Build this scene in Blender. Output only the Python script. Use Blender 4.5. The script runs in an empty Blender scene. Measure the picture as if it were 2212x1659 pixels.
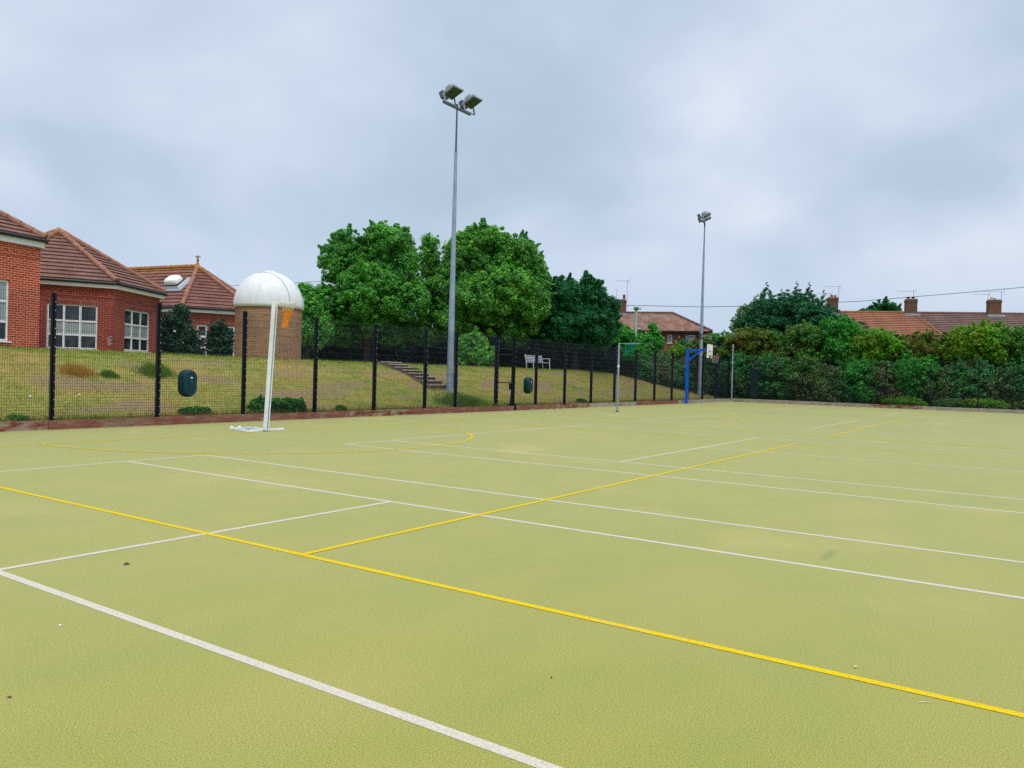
import bpy, math, random
import numpy as np
from mathutils import Vector, Matrix

R = math.radians
random.seed(7)
scene = bpy.context.scene
col = scene.collection

# ------------------------------------------------------------------ camera
F_PX, PIC_W, PIC_H = 1690.18, 2212.0, 1659.0        # focal length and size of the picture grid used for measuring
CAM = np.array([-8.0513, -11.6404, 1.5001])
YAW, PITCH, ROLL = 0.9761, -0.0122, 0.0266
_rt = np.array([math.cos(YAW), -math.sin(YAW), 0.0])
_fw = np.array([math.sin(YAW) * math.cos(PITCH), math.cos(YAW) * math.cos(PITCH), math.sin(PITCH)])
_up = np.cross(_rt, _fw)
RT = math.cos(ROLL) * _rt + math.sin(ROLL) * _up
UP = -math.sin(ROLL) * _rt + math.cos(ROLL) * _up
FW = _fw
cam = bpy.data.cameras.new("camera")
cam.sensor_width = 36.0
cam.lens = F_PX / PIC_W * 36.0
cam.clip_start, cam.clip_end = 0.1, 6000.0
camo = bpy.data.objects.new("camera", cam)
col.objects.link(camo)
camo.matrix_world = Matrix(((RT[0], UP[0], -FW[0], CAM[0]), (RT[1], UP[1], -FW[1], CAM[1]),
                            (RT[2], UP[2], -FW[2], CAM[2]), (0, 0, 0, 1)))
scene.camera = camo


def ray(px, py):
    return FW + (px - PIC_W / 2) / F_PX * RT - (py - PIC_H / 2) / F_PX * UP


def at(px, py, D):            # a measured direction, at depth D metres
    return CAM + D * ray(px, py)


def on_plane(px, py, P, n):
    d = ray(px, py)
    n = np.array(n, float)
    return CAM + d * (np.dot(np.array(P, float) - CAM, n) / np.dot(d, n))


# ------------------------------------------------------------------ materials
def new_mat(name):
    m = bpy.data.materials.new(name)
    m.use_nodes = True
    nt = m.node_tree
    nt.nodes.clear()
    out = nt.nodes.new("ShaderNodeOutputMaterial")
    return m, nt, out


def nd(nt, typ, props=None, **ins):
    n = nt.nodes.new("ShaderNode" + typ)
    for k, v in (props or {}).items():
        setattr(n, k, v)
    for k, v in ins.items():
        key = k.replace("_", " ")
        s = n.inputs[key] if key in n.inputs else n.inputs[int(k[1:])]
        if isinstance(v, bpy.types.NodeSocket):
            nt.links.new(v, s)
        else:
            s.default_value = v
    return n


def c4(c):
    return (c[0], c[1], c[2], 1.0)


def ramp(nt, fac, stops, interp="LINEAR"):
    n = nt.nodes.new("ShaderNodeValToRGB")
    cr = n.color_ramp
    cr.interpolation = interp
    while len(cr.elements) > 1:
        cr.elements.remove(cr.elements[-1])
    cr.elements[0].position = stops[0][0]
    cr.elements[0].color = c4(stops[0][1])
    for p, c in stops[1:]:
        e = cr.elements.new(p)
        e.color = c4(c)
    nt.links.new(fac, n.inputs[0])
    return n.outputs[0]


def mix(nt, fac, a, b, mode="MIX"):
    n = nt.nodes.new("ShaderNodeMix")
    n.data_type = "RGBA"
    n.blend_type = mode
    for i, v in ((0, fac), (6, a), (7, b)):
        if isinstance(v, bpy.types.NodeSocket):
            nt.links.new(v, n.inputs[i])
        else:
            n.inputs[i].default_value = c4(v) if i else v
    return n.outputs[2]


def mth(nt, op, a, b=0.0, clamp=False):
    n = nt.nodes.new("ShaderNodeMath")
    n.operation = op
    n.use_clamp = clamp
    for i, v in ((0, a), (1, b)):
        if isinstance(v, bpy.types.NodeSocket):
            nt.links.new(v, n.inputs[i])
        else:
            n.inputs[i].default_value = v
    return n.outputs[0]


def noise(nt, vec, scale, detail=3.0, rough=0.55):
    return nd(nt, "TexNoise", Vector=vec, Scale=scale, Detail=detail, Roughness=rough).outputs[0]


def mapping(nt, vec, scale=(1, 1, 1), loc=(0, 0, 0)):
    return nd(nt, "Mapping", Vector=vec, Scale=scale, Location=loc).outputs[0]


def worldpos(nt):
    return nd(nt, "NewGeometry").outputs["Position"]


def finish(nt, out, color, rough=0.7, spec=0.3, metal=0.0, bump=None, bstr=0.3, bdist=0.01):
    p = nt.nodes.new("ShaderNodeBsdfPrincipled")
    for k, v in (("Base Color", color), ("Roughness", rough), ("Specular IOR Level", spec), ("Metallic", metal)):
        if isinstance(v, bpy.types.NodeSocket):
            nt.links.new(v, p.inputs[k])
        else:
            p.inputs[k].default_value = c4(v) if k == "Base Color" else v
    if bump is not None:
        b = nd(nt, "Bump", Height=bump, Strength=bstr, Distance=bdist)
        nt.links.new(b.outputs[0], p.inputs["Normal"])
    nt.links.new(p.outputs[0], out.inputs[0])
    return p


def plain(name, color, rough=0.5, spec=0.4, metal=0.0, var=0.12, scale=3.0):
    """paint or metal with slight grime of its own"""
    m, nt, out = new_mat(name)
    pos = nd(nt, "TexCoord").outputs["Object"]
    f = noise(nt, pos, scale, 5)
    lo = tuple(c * (1 - var * 1.6) for c in color)
    hi = tuple(min(1, c * (1 + var)) for c in color)
    colr = ramp(nt, f, [(0.3, lo), (0.7, hi)])
    rr = mth(nt, "MULTIPLY_ADD", f, 0.25)
    nt.nodes[-1].inputs[2].default_value = rough - 0.12
    finish(nt, out, colr, rr, spec, metal)
    return m


M = {}
M["white_paint"] = plain("white_paint", (0.80, 0.83, 0.84), 0.45, 0.4, 0, 0.08)
M["upvc"] = plain("window_frame_white", (0.80, 0.82, 0.82), 0.35, 0.45, 0, 0.04)
M["black_gutter"] = plain("black_gutter", (0.012, 0.014, 0.018), 0.4, 0.4)
M["fence_paint"] = plain("fence_paint_dark_navy", (0.002, 0.005, 0.014), 0.5, 0.25)
M["wire"] = plain("fence_wire_dark", (0.008, 0.016, 0.036), 0.4, 0.5)
M["bolt"] = plain("bolt_steel", (0.62, 0.62, 0.62), 0.35, 0.5, 0.3)
M["galv"] = plain("galvanised_steel", (0.29, 0.37, 0.48), 0.5, 0.5, 0.35, 0.14, 2.0)
M["galv_dark"] = plain("dull_steel", (0.10, 0.12, 0.15), 0.5, 0.5, 0.4)
M["blue"] = plain("blue_paint", (0.0, 0.095, 0.66), 0.4, 0.4, 0, 0.1)
M["bin"] = plain("dark_green_plastic", (0.001, 0.032, 0.046), 0.55, 0.25, 0, 0.1)
M["bin_rim"] = plain("green_plastic_rim", (0.006, 0.075, 0.095), 0.38, 0.4, 0, 0.08)
M["bin_dark"] = plain("bin_opening_dark", (0.004, 0.002, 0.003), 0.8, 0.1)
M["orange_net"] = plain("orange_net", (0.75, 0.26, 0.01), 0.8, 0.1)
M["green_net"] = plain("green_net", (0.0, 0.22, 0.16), 0.8, 0.1)
M["black"] = plain("black_paint", (0.01, 0.01, 0.01), 0.5, 0.3)
M["hoop"] = plain("orange_hoop", (0.42, 0.07, 0.02), 0.5, 0.3)
M["greynet"] = plain("grey_net", (0.28, 0.27, 0.25), 0.8, 0.1)
M["board_white"] = plain("backboard_white", (0.78, 0.79, 0.76), 0.5, 0.3, 0, 0.06)
M["lead"] = plain("lead_flashing", (0.30, 0.33, 0.38), 0.6, 0.3)
M["stone"] = plain("step_stone", (0.20, 0.155, 0.115), 0.9, 0.1, 0, 0.3, 6)
M["stone_edge"] = plain("step_edge_stone", (0.50, 0.44, 0.36), 0.9, 0.1, 0, 0.2, 8)
M["concrete"] = plain("concrete", (0.42, 0.42, 0.40), 0.9, 0.1, 0, 0.2, 6)
M["terracotta"] = plain("terracotta", (0.32, 0.07, 0.04), 0.7, 0.2)
M["yellow_box"] = plain("yellow_alarm_box", (0.65, 0.36, 0.02), 0.5, 0.3)
M["pale_green"] = plain("pale_green_paint", (0.34, 0.48, 0.42), 0.5, 0.3)
M["leaf_brown"] = plain("dead_leaf", (0.14, 0.06, 0.03), 0.9, 0.1)
M["straw"] = plain("dry_straw", (0.62, 0.57, 0.36), 0.9, 0.1)
M["litter_white"] = plain("white_scrap", (0.85, 0.85, 0.85), 0.7, 0.2)
M["teal_panel"] = plain("dark_teal_sheet", (0.001, 0.010, 0.018), 0.6, 0.3)
M["bark"] = plain("bark", (0.055, 0.042, 0.032), 0.9, 0.1, 0, 0.35, 8)
M["lens"] = plain("floodlight_glass", (0.045, 0.075, 0.070), 0.2, 0.3, 0, 0.2, 4)
M["housing"] = plain("floodlight_housing", (0.24, 0.27, 0.29), 0.4, 0.5, 0.3, 0.15, 6)
M["weathered_timber"] = plain("weathered_fence_timber", (0.16, 0.15, 0.13), 0.9, 0.1, 0, 0.35, 5)
M["blind"] = plain("pale_blind_behind_glass", (0.30, 0.36, 0.37), 0.12, 0.5, 0, 0.1, 2)
M["bench_metal"] = plain("bench_pale_metal", (0.50, 0.54, 0.60), 0.45, 0.4)


def glass_mat():
    m, nt, out = new_mat("dark_window_glass")
    pos = worldpos(nt)
    f = noise(nt, pos, 2.2, 3)
    colr = ramp(nt, f, [(0.42, (0.006, 0.010, 0.015)), (0.60, (0.03, 0.045, 0.055)), (0.72, (0.10, 0.13, 0.14))])
    finish(nt, out, colr, 0.06, 0.55)
    return m


M["glass"] = glass_mat()


def court_mat():
    m, nt, out = new_mat("sand_dressed_artificial_turf")
    pos = worldpos(nt)
    big = noise(nt, pos, 0.16, 4, 0.6)
    mid = noise(nt, mapping(nt, pos, (1, 1.6, 1)), 0.9, 5, 0.65)
    sand = noise(nt, mapping(nt, pos, (1, 1, 1), (31, 7, 0)), 0.35, 5, 0.6)
    fine = noise(nt, pos, 170.0, 2, 0.7)
    fine2 = noise(nt, mapping(nt, pos, (1, 1.5, 1)), 62.0, 3, 0.75)
    base = ramp(nt, big, [(0.30, (0.226, 0.233, 0.041)), (0.52, (0.258, 0.246, 0.050)), (0.72, (0.282, 0.254, 0.057))])
    grn = ramp(nt, mid, [(0.38, (0.194, 0.222, 0.039)), (0.58, (0.270, 0.243, 0.052))])
    c = mix(nt, 0.34, base, grn)
    tan = ramp(nt, sand, [(0.58, (0, 0, 0)), (0.74, (1, 1, 1))])
    c = mix(nt, mth(nt, "MULTIPLY", tan, 0.40), c, (0.46, 0.345, 0.13))
    for cx0, cy0, rx0, ry0, cc, am in ((1.9, -9.9, 1.0, 0.55, (0.46, 0.30, 0.13), 0.15), (0.2, -10.25, 0.9, 0.4, (0.46, 0.31, 0.13), 0.14), (-2.6, -9.6, 0.9, 0.5, (0.44, 0.30, 0.12), 0.11),
                                       (-1.6, -11.1, 1.2, 0.5, (0.44, 0.31, 0.13), 0.10), (-0.88, -10.14, 0.28, 0.05, (0.10, 0.13, 0.04), 0.45), (-5.6, -8.9, 0.7, 0.5, (0.44, 0.32, 0.13), 0.14)):
        dv = mapping(nt, pos, (1 / rx0, 1 / ry0, 0), (-cx0 / rx0, -cy0 / ry0, 0))      # worn or damp places
        dl = nd(nt, "VectorMath", {"operation": "LENGTH"}, _0=dv).outputs["Value"]
        k_ = nd(nt, "MapRange", {"interpolation_type": "SMOOTHSTEP"}, Value=mth(nt, "ADD", dl, mth(nt, "MULTIPLY", mth(nt, "SUBTRACT", mid, 0.5), 2.4)), From_Min=0.35, From_Max=1.25, To_Min=am, To_Max=0.0).outputs[0]
        c = mix(nt, k_, c, cc)
    dark = ramp(nt, fine, [(0.36, (0.22, 0.30, 0.10)), (0.45, (0.94, 0.96, 0.86)), (0.62, (1.55, 1.46, 1.36))])
    c = mix(nt, 0.85, c, dark, "MULTIPLY")
    dark2 = ramp(nt, fine2, [(0.33, (0.66, 0.74, 0.50)), (0.47, (1.0, 1.0, 0.98)), (0.66, (1.16, 1.13, 1.08))])
    c = mix(nt, 0.7, c, dark2, "MULTIPLY")
    h = mth(nt, "ADD", fine, mth(nt, "MULTIPLY", fine2, 0.6))
    p = finish(nt, out, c, 0.9, 0.12)
    p.inputs["Sheen Weight"].default_value = 0.42
    p.inputs["Sheen Roughness"].default_value = 0.45
    p.inputs["Sheen Tint"].default_value = (0.98, 0.99, 0.70, 1.0)
    return m


M["court"] = court_mat()


def line_mat(name, a, b, wear):
    m, nt, out = new_mat(name)
    pos = worldpos(nt)
    f1 = noise(nt, pos, 90, 3, 0.75)
    f2 = noise(nt, pos, 1.3, 4, 0.6)
    c = ramp(nt, f1, [(0.30, tuple(x * 0.55 for x in a)), (0.5, a), (0.7, b)])
    w = ramp(nt, f2, [(0.52, (0, 0, 0)), (0.72, (1, 1, 1))])
    c = mix(nt, mth(nt, "MULTIPLY", w, wear), c, (0.40, 0.36, 0.17))
    p = finish(nt, out, c, 0.9, 0.15, 0, f1, 0.2, 0.004)
    p.inputs["Sheen Weight"].default_value = 0.5
    p.inputs["Sheen Roughness"].default_value = 0.45
    p.inputs["Sheen Tint"].default_value = c4(tuple(min(1.0, x * 1.5) for x in b))
    return m


M["white_line"] = line_mat("white_turf_line", (0.52, 0.475, 0.38), (0.64, 0.595, 0.495), 0.22)
M["yellow_line"] = line_mat("yellow_turf_line", (0.66, 0.455, 0.004), (0.77, 0.54, 0.010), 0.3)


def bank_mat():
    m, nt, out = new_mat("dry_mown_grass")
    pos = worldpos(nt)
    a = noise(nt, mapping(nt, pos, (1, 1.3, 1.3)), 0.35, 5, 0.65)
    b = noise(nt, pos, 1.7, 5, 0.7)
    d = noise(nt, mapping(nt, pos, (1, 1, 1), (5, 3, 9)), 0.55, 5, 0.7)
    f = noise(nt, pos, 22, 3, 0.7)
    c = ramp(nt, a, [(0.36, (0.13, 0.185, 0.022)), (0.48, (0.235, 0.22, 0.040)), (0.60, (0.30, 0.20, 0.065))])
    c2 = ramp(nt, b, [(0.38, (0.13, 0.17, 0.028)), (0.55, (0.28, 0.25, 0.07)), (0.68, (0.36, 0.28, 0.11))])
    c = mix(nt, 0.5, c, c2)
    sa = nd(nt, "Attribute", {"attribute_name": "soil"}).outputs["Fac"]
    soil = ramp(nt, mth(nt, "ADD", sa, mth(nt, "MULTIPLY", mth(nt, "SUBTRACT", d, 0.5), 2.2)), [(0.10, (0, 0, 0)), (0.95, (1, 1, 1))])
    c = mix(nt, mth(nt, "MULTIPLY", soil, 0.70), c, ramp(nt, f, [(0.35, (0.15, 0.095, 0.06)), (0.65, (0.30, 0.205, 0.135))]))
    c = mix(nt, 0.8, c, ramp(nt, f, [(0.32, (0.55, 0.58, 0.5)), (0.5, (1, 1, 1)), (0.7, (1.2, 1.18, 1.1))]), "MULTIPLY")
    finish(nt, out, c, 0.95, 0.1, 0, mth(nt, "ADD", f, b), 0.5, 0.03)
    return m


M["bank"] = bank_mat()


def blade_mat():
    m, nt, out = new_mat("grass_blades")
    pos = worldpos(nt)
    a = noise(nt, mapping(nt, pos, (1, 1.3, 1.3)), 0.35, 5, 0.65)
    rnd = nd(nt, "NewGeometry").outputs["Random Per Island"]
    k = mth(nt, "ADD", mth(nt, "MULTIPLY", a, 0.75), mth(nt, "MULTIPLY", rnd, 0.28))
    c = ramp(nt, k, [(0.36, (0.085, 0.20, 0.012)), (0.47, (0.19, 0.24, 0.022)), (0.56, (0.32, 0.25, 0.045)), (0.68, (0.41, 0.275, 0.085))])
    yy_ = nd(nt, "SeparateXYZ", Vector=pos).outputs[1]
    top_ = nd(nt, "MapRange", Value=yy_, From_Min=11.9, From_Max=12.8, To_Min=0.0, To_Max=0.7).outputs[0]
    c = mix(nt, top_, c, (0.19, 0.30, 0.035))
    finish(nt, out, c, 0.8, 0.15)
    return m


M["blade"] = blade_mat()


def brick_mat(name, c1, c2, mortar, bw=0.225, bh=0.075, stain=None):
    m, nt, out = new_mat(name)
    uv = nd(nt, "UVMap").outputs[0]
    br = nd(nt, "TexBrick", {"offset": 0.5}, Vector=uv, Color1=c4(c1), Color2=c4(c2), Mortar=c4(mortar), Scale=1.0,
            Mortar_Size=0.010, Mortar_Smooth=0.15, Bias=0.0, Brick_Width=bw, Row_Height=bh)
    pos = worldpos(nt)
    v = noise(nt, pos, 0.9, 5, 0.65)
    v2 = noise(nt, pos, 9, 3, 0.7)
    c = mix(nt, 0.7, br.outputs[0], ramp(nt, v, [(0.3, (0.72, 0.70, 0.70)), (0.7, (1.18, 1.15, 1.1))]), "MULTIPLY")
    c = mix(nt, 0.6, c, ramp(nt, v2, [(0.3, (0.7, 0.68, 0.68)), (0.7, (1.2, 1.2, 1.2))]), "MULTIPLY")
    finish(nt, out, c, 0.88, 0.15, 0, mth(nt, "SUBTRACT", 1.0, br.outputs[1]), 0.5, 0.01)
    return m


M["brick_orange"] = brick_mat("orange_red_brick", (0.46, 0.076, 0.038), (0.32, 0.046, 0.028), (0.72, 0.34, 0.22))
M["brick_red"] = brick_mat("deep_red_brick", (0.31, 0.042, 0.030), (0.20, 0.024, 0.021), (0.46, 0.20, 0.135))
M["brick_brown"] = brick_mat("brown_engineering_brick", (0.34, 0.195, 0.112), (0.225, 0.125, 0.074), (0.46, 0.31, 0.20))
M["brick_house"] = brick_mat("house_brick", (0.22, 0.062, 0.048), (0.14, 0.034, 0.032), (0.36, 0.24, 0.19))
M["brick_chimney"] = brick_mat("chimney_brick", (0.175, 0.078, 0.045), (0.10, 0.045, 0.032), (0.24, 0.155, 0.10))
M["soldier"] = brick_mat("soldier_course_brick", (0.28, 0.040, 0.028), (0.14, 0.02, 0.018), (0.48, 0.22, 0.14), 0.075, 0.235)


def roof_mat(name, lo, hi, lichen, top, amount, depth=1.1):
    """tiles with orange lichen that grows along the ridge; top = world height of the ridge"""
    m, nt, out = new_mat(name)
    pos = worldpos(nt)
    uv = nd(nt, "UVMap").outputs[0]
    tiles = nd(nt, "TexBrick", {"offset": 0.5}, Vector=uv, Color1=(0.8, 0.8, 0.8, 1), Color2=(1.15, 1.15, 1.15, 1),
               Mortar=(0.55, 0.55, 0.55, 1), Scale=1.0, Mortar_Size=0.006, Brick_Width=0.30, Row_Height=10.0).outputs[0]
    a = noise(nt, pos, 1.6, 5, 0.7)
    b = noise(nt, pos, 12, 4, 0.7)
    c = ramp(nt, a, [(0.34, lo), (0.66, hi)])
    c = mix(nt, 0.75, c, ramp(nt, b, [(0.32, (0.66, 0.66, 0.68)), (0.66, (1.25, 1.22, 1.2))]), "MULTIPLY")
    c = mix(nt, 0.5, c, tiles, "MULTIPLY")
    z = nd(nt, "SeparateXYZ", Vector=pos).outputs[2]
    k = mth(nt, "DIVIDE", mth(nt, "SUBTRACT", z, top - depth), depth, True)
    k = mth(nt, "MULTIPLY", mth(nt, "POWER", k, 2.2), amount)
    spots = ramp(nt, noise(nt, pos, 5, 4, 0.7), [(0.40, (0.1, 0.1, 0.1)), (0.60, (1, 1, 1))])
    k = mth(nt, "MULTIPLY", k, spots)
    c = mix(nt, k, c, lichen)
    finish(nt, out, c, 0.9, 0.15, 0, b, 0.3, 0.01)
    return m


LICHEN = (0.42, 0.20, 0.02)
M["roof_school"] = roof_mat("brown_roof_tile", (0.150, 0.078, 0.062), (0.222, 0.124, 0.098), LICHEN, 7.3, 0.75, 0.9)
M["roof_hall"] = roof_mat("reddish_roof_tile", (0.148, 0.066, 0.052), (0.222, 0.106, 0.082), LICHEN, 7.55, 0.9, 0.9)
M["hip_tile"] = roof_mat("hip_tile_clay", (0.24, 0.112, 0.075), (0.34, 0.170, 0.118), LICHEN, 7.5, 0.9, 0.9)
M["roof_house"] = roof_mat("weathered_clay_tile", (0.19, 0.095, 0.072), (0.38, 0.235, 0.185), (0.30, 0.26, 0.2), 7.6, 0.5, 1.5)
M["roof_lichen"] = roof_mat("lichen_covered_tile", (0.40, 0.20, 0.02), (0.56, 0.31, 0.03), (0.5, 0.3, 0.03), 7.4, 0.8, 2.0)
M["roof_orange"] = roof_mat("orange_concrete_tile", (0.215, 0.092, 0.056), (0.30, 0.138, 0.082), LICHEN, 8.5, 0.5, 0.8)
M["roof_brown"] = roof_mat("grey_brown_concrete_tile", (0.125, 0.078, 0.066), (0.182, 0.116, 0.098), LICHEN, 8.6, 0.35, 0.6)


def dome_mat():
    m, nt, out = new_mat("weathered_white_dome")
    tc = nd(nt, "TexCoord").outputs["Object"]
    a = noise(nt, mapping(nt, tc, (3, 3, 0.8)), 1.6, 5, 0.7)
    b = noise(nt, tc, 5, 5, 0.75)
    z = nd(nt, "SeparateXYZ", Vector=tc).outputs[2]
    c = ramp(nt, a, [(0.35, (0.64, 0.66, 0.67)), (0.6, (0.72, 0.75, 0.77))])
    k = mth(nt, "MULTIPLY", mth(nt, "SUBTRACT", z, 2.7, True), ramp(nt, b, [(0.46, (0, 0, 0)), (0.62, (1, 1, 1))]))
    c = mix(nt, mth(nt, "MULTIPLY", k, 0.5), c, (0.52, 0.49, 0.40))
    finish(nt, out, c, 0.5, 0.35)
    return m


M["dome"] = dome_mat()


def timber_mat(name, paint, wood, keep):
    m, nt, out = new_mat(name)
    pos = worldpos(nt)
    g = noise(nt, mapping(nt, pos, (1.2, 1.2, 14)), 2.0, 5, 0.7)
    w = noise(nt, mapping(nt, pos, (1, 1, 3)), 2.4, 5, 0.7)
    k = noise(nt, pos, 11, 2, 0.6)
    cp = ramp(nt, g, [(0.3, tuple(x * 0.65 for x in paint)), (0.65, tuple(x * 1.2 for x in paint))])
    cw = ramp(nt, g, [(0.3, tuple(x * 0.6 for x in wood)), (0.65, tuple(x * 1.25 for x in wood))])
    f = ramp(nt, w, [(keep - 0.07, (0, 0, 0)), (keep + 0.07, (1, 1, 1))])
    c = mix(nt, f, cp, cw)
    c = mix(nt, 0.6, c, ramp(nt, k, [(0.24, (0.3, 0.25, 0.2)), (0.36, (1, 1, 1))]), "MULTIPLY")
    finish(nt, out, c, 0.9, 0.12, 0, g, 0.4, 0.01)
    return m


M["timber_red"] = timber_mat("red_painted_timber", (0.225, 0.082, 0.064), (0.235, 0.155, 0.115), 0.545)
M["timber_mixed"] = timber_mat("worn_red_timber", (0.19, 0.048, 0.034), (0.30, 0.22, 0.17), 0.50)
M["timber_grey"] = timber_mat("bare_grey_timber", (0.27, 0.20, 0.165), (0.34, 0.30, 0.25), 0.45)


def leaf_mat(name, dark, light, tint=None, amount=0.0, rough=0.5, trans=0.38):
    m, nt, out = new_mat(name)
    g = nd(nt, "NewGeometry")
    rnd, pos = g.outputs["Random Per Island"], g.outputs["Position"]
    a = noise(nt, pos, 0.55, 3, 0.6)
    k = mth(nt, "ADD", mth(nt, "MULTIPLY", rnd, 0.55), mth(nt, "MULTIPLY", mth(nt, "SUBTRACT", a, 0.28), 1.0))
    c = ramp(nt, k, [(0.10, dark), (0.85, light)])
    if tint:
        t = ramp(nt, noise(nt, mapping(nt, pos, (1, 1, 1), (17, 3, 5)), 0.9, 3, 0.6), [(0.48, (0, 0, 0)), (0.60, (1, 1, 1))])
        c = mix(nt, mth(nt, "MULTIPLY", t, amount), c, tint)
    p = nt.nodes.new("ShaderNodeBsdfPrincipled")
    nt.links.new(c, p.inputs["Base Color"])
    p.inputs["Roughness"].default_value = rough
    p.inputs["Specular IOR Level"].default_value = 0.25
    t = nt.nodes.new("ShaderNodeBsdfTranslucent")
    nt.links.new(mix(nt, 0.5, c, (1.5, 1.6, 0.5), "MULTIPLY"), t.inputs[0])
    ms = nt.nodes.new("ShaderNodeMixShader")
    ms.inputs[0].default_value = trans
    nt.links.new(p.outputs[0], ms.inputs[1])
    nt.links.new(t.outputs[0], ms.inputs[2])
    nt.links.new(ms.outputs[0], out.inputs[0])
    return m


M["leaf_bright"] = leaf_mat("sycamore_leaf", (0.007, 0.135, 0.048), (0.215, 0.60, 0.085))
M["leaf_mid"] = leaf_mat("poplar_leaf", (0.010, 0.140, 0.048), (0.250, 0.61, 0.088))
M["leaf_dark"] = leaf_mat("dark_broad_leaf", (0.004, 0.072, 0.032), (0.042, 0.25, 0.075))
M["leaf_shade"] = leaf_mat("shade_dark_shrub_leaf", (0.002, 0.02, 0.013), (0.008, 0.052, 0.024), trans=0.1)  # leaf colour taken down to near-black to stand for deep shade
M["leaf_wall"] = leaf_mat("wall_shrub_leaf", (0.002, 0.028, 0.016), (0.018, 0.095, 0.034), trans=0.2)
M["leaf_conifer"] = leaf_mat("conifer_spray", (0.003, 0.055, 0.024), (0.022, 0.19, 0.050), trans=0.12)
M["leaf_willow"] = leaf_mat("pale_willow_leaf", (0.13, 0.24, 0.06), (0.30, 0.40, 0.14))
M["leaf_hawthorn"] = leaf_mat("hawthorn_leaf", (0.032, 0.125, 0.018), (0.15, 0.285, 0.036), (0.22, 0.125, 0.030), 0.65)
M["leaf_olive"] = leaf_mat("olive_hedge_leaf", (0.024, 0.140, 0.026), (0.12, 0.315, 0.055), (0.17, 0.12, 0.04), 0.5)
M["leaf_lime"] = leaf_mat("yellow_green_leaf", (0.040, 0.210, 0.014), (0.21, 0.47, 0.030), (0.24, 0.20, 0.02), 0.4)
M["leaf_green"] = leaf_mat("fresh_hedge_leaf", (0.010, 0.150, 0.024), (0.085, 0.40, 0.050))
M["leaf_lower"] = leaf_mat("lower_hedge_leaf", (0.012, 0.125, 0.040), (0.095, 0.36, 0.085), (0.085, 0.062, 0.040), 0.55)
M["leaf_brownish"] = leaf_mat("brownish_hedge_leaf", (0.030, 0.115, 0.036), (0.160, 0.300, 0.085), (0.15, 0.105, 0.065), 0.7)
M["leaf_weed"] = leaf_mat("weed_leaf", (0.015, 0.13, 0.010), (0.095, 0.340, 0.030))
M["blossom"] = plain("pink_white_blossom", (0.62, 0.46, 0.34), 0.8, 0.1, 0, 0.2, 5)
M["elder"] = plain("cream_flower", (0.80, 0.80, 0.66), 0.8, 0.1, 0, 0.1, 5)
M["tuft"] = leaf_mat("long_grass", (0.035, 0.14, 0.012), (0.18, 0.26, 0.03))
M["tuft_orange"] = leaf_mat("dead_orange_grass", (0.36, 0.20, 0.04), (0.52, 0.31, 0.07))

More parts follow.
